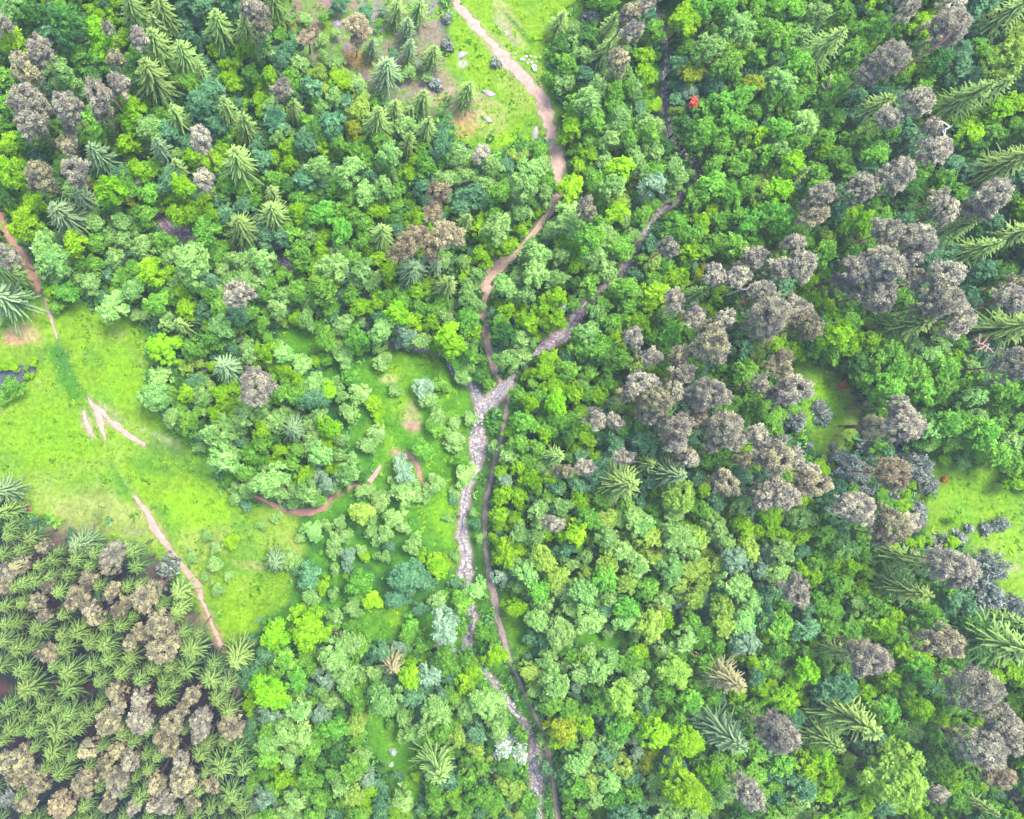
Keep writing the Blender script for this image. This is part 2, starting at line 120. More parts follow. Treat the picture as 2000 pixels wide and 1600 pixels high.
STREAMS = {
'right': [(1270,-60,10),(1280,0,10),(1296,50,10),(1304,110,10),(1299,160,12),(1302,195,24),(1306,225,22),(1311,255,20),(1316,278,14),(1345,300,9),(1362,320,13),(1366,350,12),(1340,375,9),(1310,398,18),(1290,415,14),(1268,440,9),(1248,478,8),(1235,505,10),(1217,530,12),(1190,555,8),(1165,575,9),(1138,602,18),(1122,630,26),(1103,656,22),(1075,668,24),(1058,682,16),(1035,705,8),(1010,733,12),(992,752,20),(968,773,24),(948,790,26),(938,812,16),(936,832,18),(936,858,36),(936,880,34),(933,900,18),(926,925,7),(916,950,12),(911,968,20),(909,995,18),(903,1015,12),(904,1045,18),(910,1075,20),(912,1100,22),(911,1122,26),(914,1150,12),(922,1190,12),(925,1212,20),(915,1250,13),(925,1290,8),(955,1322,7),(972,1340,7),(995,1372,11),(1008,1392,15),(1028,1420,13),(1043,1450,13),(1047,1480,24),(1048,1510,30),(1050,1540,24),(1055,1565,10),(1062,1660,10)],
'left': [(200,250,9),(245,318,14),(285,390,10),(330,445,26),(350,450,22),(400,470,8),(480,485,8),(548,508,20),(562,522,18),(610,560,9),(665,610,16),(710,628,16),(750,668,9),(800,676,6),(855,690,6),(876,704,14),(888,722,15),(900,740,8),(925,755,8),(932,768,12),(940,790,12)],
}
# ---------------------------------------------------------------- helpers
rng = np.random.default_rng(11); random.seed(11)
TAU = math.tau
def W(px, py, z=0.0):
    """world x, y of the point seen at photo pixel (px, py) when it stands z metres above the datum"""
    s = MPP * (Z0 - z) / Z0
    return (px - NX) * s, (NY - py) * s
def link(o, parent=None):
    scene.collection.objects.link(o)
    if parent: o.parent = parent
    return o
def tag(o, label=None, cat=None, group=None, kind=None):
    if label: o['label'] = label
    if cat: o['category'] = cat
    if group: o['group'] = group
    if kind: o['kind'] = kind
    return o
def mesh(name, V, F, tint=None, mats=(), mi=None, smooth=False):
    """V (n,3); F (m,4) or (m,3) index array; tint: one value per vertex"""
    V = np.asarray(V, np.float32); F = np.asarray(F, np.int32)
    me = bpy.data.meshes.new(name)
    k = F.shape[1]
    me.vertices.add(len(V)); me.vertices.foreach_set('co', V.ravel())
    me.loops.add(F.size); me.loops.foreach_set('vertex_index', F.ravel())
    me.polygons.add(len(F)); me.polygons.foreach_set('loop_start', np.arange(0, F.size, k, dtype=np.int32))
    if mi is not None: me.polygons.foreach_set('material_index', np.asarray(mi, np.int32))
    me.polygons.foreach_set('use_smooth', np.full(len(F), smooth))
    me.update(calc_edges=True)
    if tint is not None:
        a = me.attributes.new('tint', 'FLOAT', 'POINT'); a.data.foreach_set('value', np.asarray(tint, np.float32))
    for m in mats: me.materials.append(m)
    return me
def quads(P, A, B, taper=1.0):
    """n quads centred on P spanned by half-vectors A (length) and B (width)"""
    n = len(P)
    V = np.stack([P - A - B, P - A + B, P + A + B * taper, P + A - B * taper], 1).reshape(-1, 3)
    return V, np.arange(4 * n).reshape(-1, 4)
def unit(v): return v / (np.linalg.norm(v, axis=-1, keepdims=True) + 1e-9)
def tube(pts, rad, n=6):
    pts = np.asarray(pts, float); V = []; F = []
    for i, p in enumerate(pts):
        d = pts[min(i + 1, len(pts) - 1)] - pts[max(i - 1, 0)]; d = d / (np.linalg.norm(d) + 1e-9)
        u = np.cross(d, [0.3, 0.9, 0.1]); u /= np.linalg.norm(u); w = np.cross(d, u)
        for k in range(n):
            a = TAU * k / n; V.append(p + rad[i] * (math.cos(a) * u + math.sin(a) * w))
    for i in range(len(pts) - 1):
        for k in range(n):
            F.append([i * n + k, i * n + (k + 1) % n, (i + 1) * n + (k + 1) % n, (i + 1) * n + k])
    return np.array(V), np.array(F)
def join(parts):
    V = []; F = []; o = 0
    for v, f in parts: V.append(v); F.append(f + o); o += len(v)
    return np.concatenate(V), np.concatenate(F)
def vnoise(x, y, s, seed):
    """smooth value noise in -1..1, feature size s metres"""
    r = np.random.default_rng(seed); T = r.uniform(-1, 1, (256, 256))
    X = np.asarray(x) / s; Y = np.asarray(y) / s; xi = np.floor(X).astype(int); yi = np.floor(Y).astype(int)
    fx = X - xi; fy = Y - yi; fx = fx * fx * (3 - 2 * fx); fy = fy * fy * (3 - 2 * fy)
    g = lambda a, b: T[a % 256, b % 256]
    return (g(xi, yi) * (1 - fx) + g(xi + 1, yi) * fx) * (1 - fy) + (g(xi, yi + 1) * (1 - fx) + g(xi + 1, yi + 1) * fx) * fy
def seg_dist(px, py, line):
    """distance in photo pixels to a polyline minus its half width; also parameter of nearest"""
    best = np.full(np.shape(px), 1e9)
    for (x0, y0, w0), (x1, y1, w1) in zip(line[:-1], line[1:]):
        dx, dy = x1 - x0, y1 - y0; L = dx * dx + dy * dy
        t = np.clip(((px - x0) * dx + (py - y0) * dy) / L, 0, 1)
        d = np.hypot(px - x0 - t * dx, py - y0 - t * dy) - 0.5 * (w0 + t * (w1 - w0))
        best = np.minimum(best, d)
    return best
def poly_dist(px, py, poly):
    """signed distance in photo pixels, negative inside"""
    d = np.full(np.shape(px), 1e9); ins = np.zeros(np.shape(px), bool); n = len(poly)
    for i in range(n):
        x0, y0 = poly[i]; x1, y1 = poly[(i + 1) % n]; dx, dy = x1 - x0, y1 - y0; L = dx * dx + dy * dy
        t = np.clip(((px - x0) * dx + (py - y0) * dy) / L, 0, 1)
        d = np.minimum(d, np.hypot(px - x0 - t * dx, py - y0 - t * dy))
        if y0 != y1:
            c = ((y0 > py) != (y1 > py)) & (px < dx * (py - y0) / dy + x0); ins ^= c
    return np.where(ins, -d, d)
def smooth_line(line, step=6):
    """Catmull-Rom through the surveyed points"""
    P = np.array(line, float); P = np.vstack([2 * P[0] - P[1], P, 2 * P[-1] - P[-2]]); out = []
    for i in range(1, len(P) - 2):
        n = max(2, int(np.hypot(*(P[i + 1] - P[i])[:2]) / step))
        for k in range(n):
            t = k / n
            out.append(0.5 * (2 * P[i] + (P[i + 1] - P[i - 1]) * t + (2 * P[i - 1] - 5 * P[i] + 4 * P[i + 1] - P[i + 2]) * t * t + (3 * P[i] - P[i - 1] - 3 * P[i + 1] + P[i + 2]) * t ** 3))
    out.append(P[-2]); return np.array(out)
STREAM_L = {k: smooth_line(v, 14) for k, v in STREAMS.items()}
def stream_d(px, py):
    return np.minimum(seg_dist(px, py, STREAM_L['right']), seg_dist(px, py, STREAM_L['left']))
def height(px, py, sd=None):
    x, y = (px - NX) * MPP, (NY - py) * MPP
    if sd is None: sd = stream_d(px, py)
    s = np.clip(1 - sd / 22, 0, 1); s = s * s * (3 - 2 * s)
    pd_ = np.clip(1.15 - np.hypot((px - 25) / 62, (py - 735 + .28 * (px - 25)) / 26), 0, .5)
    return -0.9 * pd_ + 0.35 * vnoise(x, y, 17, 1) + 0.12 * vnoise(x, y, 5, 2) - 0.75 * s

# ---------------------------------------------------------------- materials
def new_mat(name):
    m = bpy.data.materials.new(name); m.use_nodes = True
    nt = m.node_tree; nt.nodes.clear(); return m, nt
def leaf_mat(name, a, b, transl=0.3, var=0.35, hue=0.03):
    """leaf colour runs from a to b with the mesh tint, which holds painted shade on spruces; every tree shifts a little"""
    m, nt = new_mat(name); N = nt.nodes; L = nt.links
    out = N.new('ShaderNodeOutputMaterial')
    at = N.new('ShaderNodeAttribute'); at.attribute_name = 'tint'
    mx = N.new('ShaderNodeMix'); mx.data_type = 'RGBA'; mx.inputs[6].default_value = (*a, 1); mx.inputs[7].default_value = (*b, 1)
    L.new(at.outputs['Fac'], mx.inputs[0])
    oi = N.new('ShaderNodeObjectInfo'); hs = N.new('ShaderNodeHueSaturation')
    r1 = N.new('ShaderNodeMapRange'); r1.inputs[3].default_value = 0.5 - hue; r1.inputs[4].default_value = 0.5 + hue
    r2 = N.new('ShaderNodeMath'); r2.operation = 'MULTIPLY'; r2.inputs[1].default_value = 7.31
    r3 = N.new('ShaderNodeMath'); r3.operation = 'FRACT'
    r4 = N.new('ShaderNodeMapRange'); r4.inputs[3].default_value = 1 - var; r4.inputs[4].default_value = 1 + var * 0.8
    L.new(oi.outputs['Random'], r1.inputs[0]); L.new(oi.outputs['Random'], r2.inputs[0]); L.new(r2.outputs[0], r3.inputs[0]); L.new(r3.outputs[0], r4.inputs[0])
    L.new(r1.outputs[0], hs.inputs['Hue']); L.new(r4.outputs[0], hs.inputs['Value']); L.new(mx.outputs[2], hs.inputs['Color'])
    df = N.new('ShaderNodeBsdfDiffuse'); tr = N.new('ShaderNodeBsdfTranslucent'); ms = N.new('ShaderNodeMixShader'); ms.inputs[0].default_value = transl
    L.new(hs.outputs[0], df.inputs[0]); L.new(hs.outputs[0], tr.inputs[0]); L.new(df.outputs[0], ms.inputs[1]); L.new(tr.outputs[0], ms.inputs[2])
    L.new(ms.outputs[0], out.inputs[0]); return m
def noise_mat(name, a, b, scale=3.0, rough=0.9, detail=6, bump=0.0):
    m, nt = new_mat(name); N = nt.nodes; L = nt.links
    out = N.new('ShaderNodeOutputMaterial'); p = N.new('ShaderNodeBsdfPrincipled'); p.inputs['Roughness'].default_value = rough
    p.inputs['Specular IOR Level'].default_value = 0.2
    tc = N.new('ShaderNodeTexCoord'); nz = N.new('ShaderNodeTexNoise'); nz.inputs['Scale'].default_value = scale; nz.inputs['Detail'].default_value = detail
    nz.inputs['Roughness'].default_value = 0.7
    cr = N.new('ShaderNodeValToRGB'); cr.color_ramp.elements[0].position = 0.35; cr.color_ramp.elements[1].position = 0.65
    cr.color_ramp.elements[0].color = (*a, 1); cr.color_ramp.elements[1].color = (*b, 1)
    L.new(tc.outputs['Object'], nz.inputs[0]); L.new(nz.outputs[0], cr.inputs[0]); L.new(cr.outputs[0], p.inputs['Base Color'])
    if bump:
        bp = N.new('ShaderNodeBump'); bp.inputs['Distance'].default_value = bump; L.new(nz.outputs[0], bp.inputs['Height']); L.new(bp.outputs[0], p.inputs['Normal'])
    L.new(p.outputs[0], out.inputs[0]); return m
LEAF = {
 'l': ((0.150, 0.360, 0.008), (0.380, 0.660, 0.020)),
 'y': ((0.200, 0.350, 0.040), (0.420, 0.590, 0.100)),
 'g': ((0.088, 0.268, 0.026), (0.285, 0.570, 0.068)),
 'p': ((0.158, 0.340, 0.072), (0.425, 0.650, 0.185)),
 'd': ((0.036, 0.140, 0.026), (0.145, 0.330, 0.055)),
 't': ((0.066, 0.195, 0.085), (0.225, 0.450, 0.190)),
 's': ((0.160, 0.290, 0.160), (0.410, 0.570, 0.340)),
 'o': ((0.220, 0.310, 0.012), (0.420, 0.520, 0.035)),
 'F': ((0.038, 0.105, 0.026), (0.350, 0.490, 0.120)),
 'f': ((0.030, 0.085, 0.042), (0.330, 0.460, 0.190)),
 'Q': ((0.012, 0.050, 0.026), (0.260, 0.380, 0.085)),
 'B': ((0.120, 0.130, 0.050), (0.480, 0.420, 0.200)),
 'N': ((0.155, 0.140, 0.125), (0.490, 0.455, 0.285)),
 'O': ((0.110, 0.098, 0.085), (0.450, 0.415, 0.200)),
 'P': ((0.160, 0.125, 0.085), (0.440, 0.370, 0.190)),
 'K': ((0.090, 0.115, 0.100), (0.370, 0.410, 0.330)),
 'W': ((0.160, 0.320, 0.120), (0.780, 0.800, 0.740)),
}
MAT = {k: leaf_mat('leaves_' + n, *LEAF[k], transl=.42, var=.20, hue=.012) for k, n in dict(l='lime', y='yellow_green', g='green', p='pale_green', d='deep_green', t='blue_green', s='silvery', o='golden').items()}
for k, n in dict(F='fresh_spruce', f='grey_spruce', Q='plantation_spruce', B='brown_tipped_spruce', N='grey_pine', O='olive_pine', P='sandy_pine', K='dark_bush', W='white_flower').items():
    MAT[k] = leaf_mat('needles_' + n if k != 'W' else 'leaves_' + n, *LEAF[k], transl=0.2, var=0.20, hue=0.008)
M_tuft = leaf_mat('herb_lime', (.17, .36, .010), (.34, .54, .02), .4, .1, 0)
M_tuft2 = leaf_mat('herb_green', (.05, .16, .012), (.14, .32, .02), .4, .1, 0)
M_red = leaf_mat('leaves_red', (0.42, 0.05, 0.035), (0.66, 0.13, 0.09), 0.2, 0.0, 0.0)
M_rust = leaf_mat('leaves_rust', (0.4, 0.10, 0.02), (0.6, 0.22, 0.06), 0.2, 0.0, 0.0)
M_bark = noise_mat('bark_grey', (0.06, 0.05, 0.045), (0.14, 0.12, 0.10), 4)
M_pbark = noise_mat('bark_pine', (0.14, 0.07, 0.05), (0.26, 0.14, 0.10), 5)
M_dead = noise_mat('bark_bleached', (0.30, 0.26, 0.24), (0.55, 0.49, 0.46), 5)
M_pink = noise_mat('bark_pinkish', (0.32, 0.17, 0.14), (0.50, 0.32, 0.27), 5)
M_stone = noise_mat('stone_pale', (0.24, 0.21, 0.20), (0.58, 0.52, 0.50), 3, bump=0.05)
M_white = noise_mat('stone_white', (0.62, 0.62, 0.62), (0.85, 0.85, 0.84), 6)
M_dark = noise_mat('slate_dark', (0.03, 0.03, 0.06), (0.07, 0.07, 0.12), 3)

# ---------------------------------------------------------------- tree shapes (metres, built at three sizes so that leaves keep their size)
LEAFSZ = 0.138
def crown_leaves(R, seed, dens=1.0, leaf=LEAFSZ, squash=1.0, lobes=None):
    """sprays of leaves of very different size standing out of an uneven crown"""
    r = np.random.default_rng(seed)
    nl = lobes or int(9 + R * R * 4.2)
    ph = r.uniform(0, TAU, 3); e = r.uniform(.06, .20, 3); C = []; LR = []; TT = []
    for i in range(nl):
        a = i * 2.399 + ph[0] + r.uniform(-.35, .35); q = math.sqrt((i + 0.5) / nl) * r.uniform(.86, 1.08)
        lim = R * (1 + e[0] * math.sin(2 * a + ph[0]) + e[1] * math.sin(3 * a + ph[1]) + e[2] * math.sin(5 * a + ph[2]))
        lr = (0.22 + 0.12 * R) * r.uniform(.6, 1.35)
        rr = max(0, lim - lr * .6) * q; zz = R * squash * (math.sqrt(max(.02, 1 - min(1, q) ** 2)) * 1.15 - .25) + r.uniform(-.35, .30) * R * .6
        C.append((rr * math.cos(a), rr * math.sin(a), zz)); LR.append(lr); TT.append(r.uniform(0.1, 1.0))
        if q > .7:      # a lower skirt
            C.append((rr * 1.03 * math.cos(a + .3), rr * 1.03 * math.sin(a + .3), zz - .45 * R)); LR.append(lr); TT.append(r.uniform(0, .7))
    P = []; D = []; T = []
    for c, lr, tt in zip(C, LR, TT):
        c = np.array(c); n = int(dens * 3.0 * lr * lr / (leaf * leaf)) + 8
        d = unit(r.normal(size=(n, 3)) + np.array([0, 0, .35])); rad = lr * r.uniform(.25, 1.35, (n, 1)) ** .75
        out = unit(np.array([c[0], c[1], R * .5]))
        P.append(c + d * rad * np.array([1, 1, .8]) + out * r.uniform(0, .35 * lr, (n, 1))); D.append(unit(d + out * .4)); T.append(np.clip(.05 + .62 * tt + .25 * r.normal(size=n), 0, 1))
    P = np.concatenate(P); D = np.concatenate(D); T = np.concatenate(T); n = len(P)
    nrm = unit(D * 0.5 + np.array([0, 0, 0.75]) + r.normal(size=(n, 3)) * 0.55)
    u = unit(np.cross(nrm, r.normal(size=(n, 3)))); v = np.cross(nrm, u)
    s = leaf * r.lognormal(-.05, .30, (n, 1))
    V, F = quads(P, u * s * 1.25, v * s * 0.75, 0.4)
    return V, F, np.repeat(T, 4)
def limbs(H, zc, R, seed, r0, up=0.35, n=6, rt=None):
    """tapered trunk with limbs; the crown's centre is at height zc"""
    r = np.random.default_rng(seed); bend = r.uniform(-.25, .25, 2)
    top = rt or zc + R * 0.35
    pts = [(0, 0, -0.4), (0, 0, top * .35), (bend[0], bend[1], top * .7), (bend[0] * 1.3, bend[1] * 1.3, top)]
    parts = [tube(pts, [r0 * 1.25, r0 * .85, r0 * .6, r0 * .22], 7)]
    for i in range(n):
        a = i * 2.4 + r.uniform(-.4, .4); z0 = top * r.uniform(.5, .85); l = R * r.uniform(.6, .85)
        p0 = np.array([bend[0] * .8, bend[1] * .8, z0]); d = np.array([math.cos(a), math.sin(a), 0])
        p1 = p0 + d * l * .5 + [0, 0, l * up * .6]; p2 = p0 + d * l + [0, 0, l * up * 1.3]
        parts.append(tube([p0, p1, p2], [r0 * .38, r0 * .24, r0 * .08], 5))
    return join(parts)
def spruce(H, R, seed, base=0.12, spacing=1.15, nb=7, droop=0.55, tw=1.0, chunky=1.0, whorl_shade=.5):
    r = np.random.default_rng(seed); P = []; A = []; B = []; T = []
    z = H * base; i = 0
    while z < H * 0.975:
        t = (z - H * base) / (H * (1 - base)); L = R * (1 - t) ** 0.72 * 1.02 + 0.25
        n = nb if t < .8 else max(5, nb - 2)
        T0 = len(T)
        for k in range(n):
            a = TAU * (k + 0.5 * (i % 2)) / n + r.uniform(-.22, .22) + i * .37
            l = L * r.uniform(.72, 1.12); zz = z + r.uniform(-.35, .35) * spacing
            if r.random() < .05: continue
            d = np.array([math.cos(a), math.sin(a), 0]); sd = np.array([-d[1], d[0], 0])
            ns = max(3, int(l / 0.36)); cur = r.uniform(-.18, .18); lift = 0.30 + 0.5 * t
            def at(s): return d * l * s + sd * cur * l * s * s + np.array([0, 0, zz + l * (lift * s - (droop + lift) * 0.62 * s * s)])
            for j in range(ns):
                s0, s1 = j / ns, (j + 1) / ns; p0, p1 = at(s0), at(s1); ax = (p1 - p0) / 2
                w = (0.10 + 0.10 * math.sin(math.pi * min(1, s0 * .8 + .25))) * chunky
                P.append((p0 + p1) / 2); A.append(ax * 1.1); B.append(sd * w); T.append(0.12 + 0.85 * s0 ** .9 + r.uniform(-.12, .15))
                if s0 > .12 or l < 1:
                    for sg in (-1, 1):
                        tl = tw * (0.20 + 0.24 * min(1, l / 3) * math.sin(math.pi * min(1, 0.2 + s0 * .85))) * r.uniform(.7, 1.25)
                        e = unit(d * r.uniform(.6, 1.0) + sd * sg * .85 + np.array([0, 0, -.22 + r.uniform(-.15, .15)]))
                        bb = unit(np.cross(e, [0, 0, 1.]) + np.array([0, 0, r.uniform(-.5, .5)]))
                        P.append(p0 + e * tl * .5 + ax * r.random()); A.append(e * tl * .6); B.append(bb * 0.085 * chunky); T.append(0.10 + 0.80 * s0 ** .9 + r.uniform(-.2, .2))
        for q in range(len(T) - T0): T[T0 + q] = T[T0 + q] * (1.02 - whorl_shade + whorl_shade * t) + .25 * t * whorl_shade  # lower whorls get a darker tint, painted shade under the upper branches
        z += spacing * (1 - .45 * t) * r.uniform(.85, 1.15); i += 1
    for k in range(7):
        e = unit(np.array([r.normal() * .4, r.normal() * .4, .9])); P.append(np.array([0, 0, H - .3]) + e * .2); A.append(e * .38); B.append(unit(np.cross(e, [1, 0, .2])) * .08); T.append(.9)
    V, F = quads(np.array(P), np.array(A), np.array(B), 0.4)
    return V, F, np.repeat(np.clip(T, 0, 1), 4)
def pine(R, seed, squash=0.9, dens=1.0, tuft=0.155):
    """billowing crown of needle tufts, z = 0 at the middle of the crown"""
    r = np.random.default_rng(seed); P = []; D = []; T = []
    nc = int(12 + R * R * 3.0); ph = r.uniform(0, TAU, 3); e = (r.uniform(.06, .20), r.uniform(.05, .16), r.uniform(.03, .10))
    for i in range(nc):
        a = i * 2.399 + ph[0]; q = math.sqrt((i + .5) / nc) * r.uniform(.88, 1.06)
        lim = R * (1 + e[0] * math.sin(2 * a + ph[0]) + e[1] * math.sin(3 * a + ph[1]) + e[2] * math.sin(6 * a + ph[2])); cr = r.uniform(.6, 1.25) * (0.30 + 0.09 * R)
        zt = R * squash * (math.sqrt(max(.02, 1 - min(1, q) ** 2)) * 1.2 - .35) + r.uniform(-.4, .4)
        for dz in ((0,) if q < .45 else (0, -.5 * R * squash)):
            if r.random() < .10: continue
            c = np.array([math.cos(a) * (lim - cr * .5) * q, math.sin(a) * (lim - cr * .5) * q, zt + dz]) + r.uniform(-.2, .2, 3)
            n = int(86 * dens * cr * cr / .36) + 10; d = unit(r.normal(size=(n, 3)) + np.array([0, 0, .5]))
            P.append(c + d * cr * r.uniform(.35, 1.3, (n, 1)) * np.array([1, 1, .8])); D.append(d); T.append(np.clip(.45 + .28 * r.normal() + .22 * r.normal(size=n) - (.15 if dz else 0), 0, 1))
    P = np.concatenate(P); D = np.concatenate(D); n = len(P); T = np.concatenate(T)
    nrm = unit(D * .5 + np.array([0, 0, .7]) + r.normal(size=(n, 3)) * .5); u = unit(np.cross(nrm, r.normal(size=(n, 3))) + D * .5); b = unit(np.cross(nrm, u))
    s = r.uniform(.6, 1.3, (n, 1)) * tuft
    V, F = quads(P, u * s * 1.15, b * s * .55, .45)
    return V, F, np.repeat(T, 4)
def leafset(name, V, F, T): return mesh(name, V, F, T, (MAT['g'],))
SIZES = (1.35, 1.85, 2.5, 3.4)
BROAD = {}
for si, R in enumerate(SIZES):
    for v in range(7):
        V, F, T = crown_leaves(R, 100 + si * 10 + v, squash=(0.85, 1.15, 0.95, 1.3, 1.05, .9, 1.2)[v])
        H = (5.5, 8, 10.5, 12.5)[si]; tv, tf = limbs(H, H - R * .7, R, 200 + si * 10 + v, 0.05 + R * .055)
        V = V + np.array([0, 0, H - R * .7]); 
        BROAD[(si, v)] = (leafset('crown_broadleaf', V, F, T), mesh('trunk_broadleaf', tv, tf, mats=(M_bark,), smooth=True), H - R * .35, R, (V, F, T), (tv, tf))
SPR = {}
# key: (H, R, options)
for key, H, R, opt in (('big', 16.5, 4.7, dict(nb=13, base=.28, spacing=1.25, chunky=.85, tw=.62, droop=.35)), ('mid', 13.5, 3.7, dict(nb=12, base=.25, spacing=1.1, chunky=.8, tw=.6, droop=.4)),
                       ('sml', 11, 2.5, dict(nb=9, base=.15, spacing=1.05, chunky=.8, tw=.6)), ('tiny', 5.5, 1.6, dict(nb=7, spacing=.7, chunky=.8, tw=.7)),
                       ('pla', 13, 2.6, dict(nb=12, spacing=.58, base=.68, droop=.34, chunky=.66, tw=.50, whorl_shade=.75))):
    for v in range(4):
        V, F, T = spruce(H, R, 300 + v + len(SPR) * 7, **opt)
        tv, tf = tube([(0, 0, -.4), (0, 0, H * .5), (0, 0, H * .98)], [R * .055 + .05, R * .035 + .03, .03], 7)
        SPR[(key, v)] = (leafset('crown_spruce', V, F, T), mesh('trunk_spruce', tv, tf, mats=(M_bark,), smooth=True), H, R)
PIN = {}
for key, R, H in (('s', 2.2, 15), ('m', 3.0, 17.5), ('l', 4.0, 19.5)):
    for v in range(5):
        V, F, T = pine(R, 500 + v + ord(key), (.8, 1.1, .95, 1.2, .9)[v]); zc = H - R * .5
        tv, tf = limbs(H, zc, R, 600 + v + ord(key), .1 + R * .04, up=.25, n=9, rt=zc + R * .2)
        PIN[(key, v)] = (leafset('crown_pine', V + np.array([0, 0, zc]), F, T), mesh('trunk_pine', tv, tf, mats=(M_pbark,), smooth=True), zc, R)
BUS = {}
for si, R in enumerate((0.8, 1.5, 2.6)):
    for v in range(3):
        V, F, T = crown_leaves(R, 700 + si * 5 + v, dens=.75, leaf=.12, squash=.8)
        tv, tf = limbs(R, R * .4, R * .8, 720 + v, .05 + .02 * R, n=5)
        BUS[(si, v)] = (leafset('foliage_bush', V + np.array([0, 0, R * .35]), F, T), mesh('stem_bush', tv, tf, mats=(M_bark,), smooth=True), R * .7, R)

# ---------------------------------------------------------------- read the survey
trees = []     # dict(k, px, py, r)
for (ix, iy), txt in SURVEY.items():
    kind = None; 
    for tok in txt.split():
        if len(tok) == 1 and tok.isalpha(): kind = tok; continue
        x, y, r = (float(q) for q in tok.split(','))
        if r < 1: continue
        if kind == 'g' and r < 7 and ix < 2 and iy == 2: kind_ = 'p'
        else: kind_ = kind
        trees.append(dict(k=kind_, px=ix * 500 + x * 2.5, py=iy * 400 + y * 2.5, r=r * 2.5))
CL = [poly for poly in CLEAR.values()]
def clear_d(px, py): return min(float(poly_dist(np.array(px), np.array(py), p)) for p in CL)
PATH_L = {k: smooth_line(v) for k, v in PATHS.items()}
def path_d(px, py):
    return min(float(seg_dist(np.array(px), np.array(py), v)) for v in PATH_L.values())
pr_ = np.random.default_rng(77); PLANT = [(-20,1060),(60,1065),(230,1100),(300,1125),(380,1210),(430,1300),(480,1400),(485,1660),(-20,1660)]
for _ in range(900):
    x, y = pr_.uniform(-15, 485), pr_.uniform(1060, 1655)
    if poly_dist(np.array(x), np.array(y), PLANT) > 0 or (y > 1325 and y < 1365 and x < 185): continue
    if min(math.hypot(t['px'] - x, t['py'] - y) - t['r'] * .72 for t in trees if t['px'] < 560) < 10.5: continue
    trees.append(dict(k='Q', px=float(x), py=float(y), r=float(pr_.uniform(13, 19))))
BL = 'lygpdtso'
for t in trees:
    if t['k'] == 'K' and t['px'] > 1880 and t['py'] < 1100: t['r'] *= .75
broad = [t for t in trees if t['k'] in BL]; rest = [t for t in trees if t['k'] not in BL]
STREAM_F = [np.column_stack([L[:, :2], np.where(L[:, 2] > (17.5 if k == 'left' else 12.5), L[:, 2], L[:, 2] - (26 if k == 'left' else np.where(L[:, 1] < 700, -3, 12)))]) for k, L in STREAM_L.items()]
OPEN = [(560,680),(930,700),(945,1180),(800,1260),(560,1240),(440,1150),(480,1020),(700,940),(640,800)]
GLADE_W = [[(1580,710,50),(1635,790,115),(1610,870,85)], [(1835,935,60),(1900,960,120),(1970,1060,150)]]
def way_d(x, y): return np.minimum(np.min([seg_dist(x, y, v) for v in GLADE_W], 0), way0(x, y))
def way0(x, y): return np.minimum(np.min([seg_dist(x, y, v) for v in PATH_L.values()], 0), np.min([seg_dist(x, y, v) for v in STREAM_F], 0))
bxa = np.array([t['px'] for t in trees]); bya = np.array([t['py'] for t in trees]); bra = np.array([t['r'] for t in trees])
for _ in range(3):
    d0 = way_d(bxa, bya); gxa = way_d(bxa + 1, bya) - d0; gya = way_d(bxa, bya + 1) - d0; need = np.clip(bra * .82 - d0, 0, 14) * np.array([t['k'] in 'lygpdtsoNPW' for t in trees])
    bxa = bxa + gxa * need * .6; bya = bya + gya * need * .6
oin = poly_dist(bxa, bya, OPEN) < 0
for t, x, y, d1, r1, oi_ in zip(trees, bxa, bya, way_d(bxa, bya), bra, oin):
    t['px'], t['py'] = float(x), float(y)
    if d1 < r1 * .6 and t['k'] in BL: t['r'] = max(8., t['r'] * .8)
    if oi_ and t['k'] in BL: t['r'] *= .9; t['open'] = True
broad.sort(key=lambda t: -t['r'])
own, mass = broad[:300], broad[300:]
# the wood goes on between the surveyed crowns and beyond the edges of the photo
bx = np.array([t['px'] for t in broad]); by = np.array([t['py'] for t in broad])
ax = [(t['px'], t['py'], t['r']) for t in trees]
arr = np.array(ax); fill = []
fr = np.random.default_rng(5); NF = 60000
fx = fr.uniform(-330, 2330, NF); fy = fr.uniform(-330, 1930, NF); frr = np.where(np.arange(NF) < 28000, fr.choice((10, 12, 14, 17, 20, 24), NF), fr.choice((7, 9, 11), NF))
fcd = np.min([poly_dist(fx, fy, p) for p in CL], 0); fpd = np.min([seg_dist(fx, fy, v) for v in PATH_L.values()], 0); fsd = np.min([seg_dist(fx, fy, v) for v in STREAM_F], 0)
fop = poly_dist(fx, fy, OPEN); fsr = seg_dist(fx, fy, STREAM_L['right'])
ok = ~((fx < 480) & (fx > -60) & (fy > 1030) & (fr.random(NF) > .02)) & ((fop > 0) | (fr.random(NF) < .04)) & ~((fsr < 34) & (fy > 750)) & (fcd > frr * .8) & (fpd > frr * .8 + 2) & (fsd > frr * .6)
cap = len(arr); arr = np.vstack([arr, np.full((NF, 3), -9e3)]); m_ = cap
for n in np.nonzero(ok)[0]:
    px, py, r = float(fx[n]), float(fy[n]), float(frr[n]); inside = -10 < px < 2010 and -10 < py < 1610
    if not inside: r = max(16, r * 1.5)
    A_ = arr[:m_]; d = np.hypot(A_[:, 0] - px, A_[:, 1] - py) - A_[:, 2] * .9
    if d.min() < r * (.30 if n < 28000 else 0): continue
    j = int(np.argmin(np.hypot(bx - px, by - py) * fr.uniform(.7, 1.5, len(bx)))); k = broad[j]['k']
    if random.random() < .25: k = random.choice('gttd')
    fill.append(dict(k=k, px=px, py=py, r=r, low=True)); arr[m_] = (px, py, r); m_ += 1
print('survey', len(trees), 'broad', len(broad), 'others', len(rest), 'fill', len(fill), {k: sum(t['k'] == k for t in rest) for k in 'FfQBNPKW'})

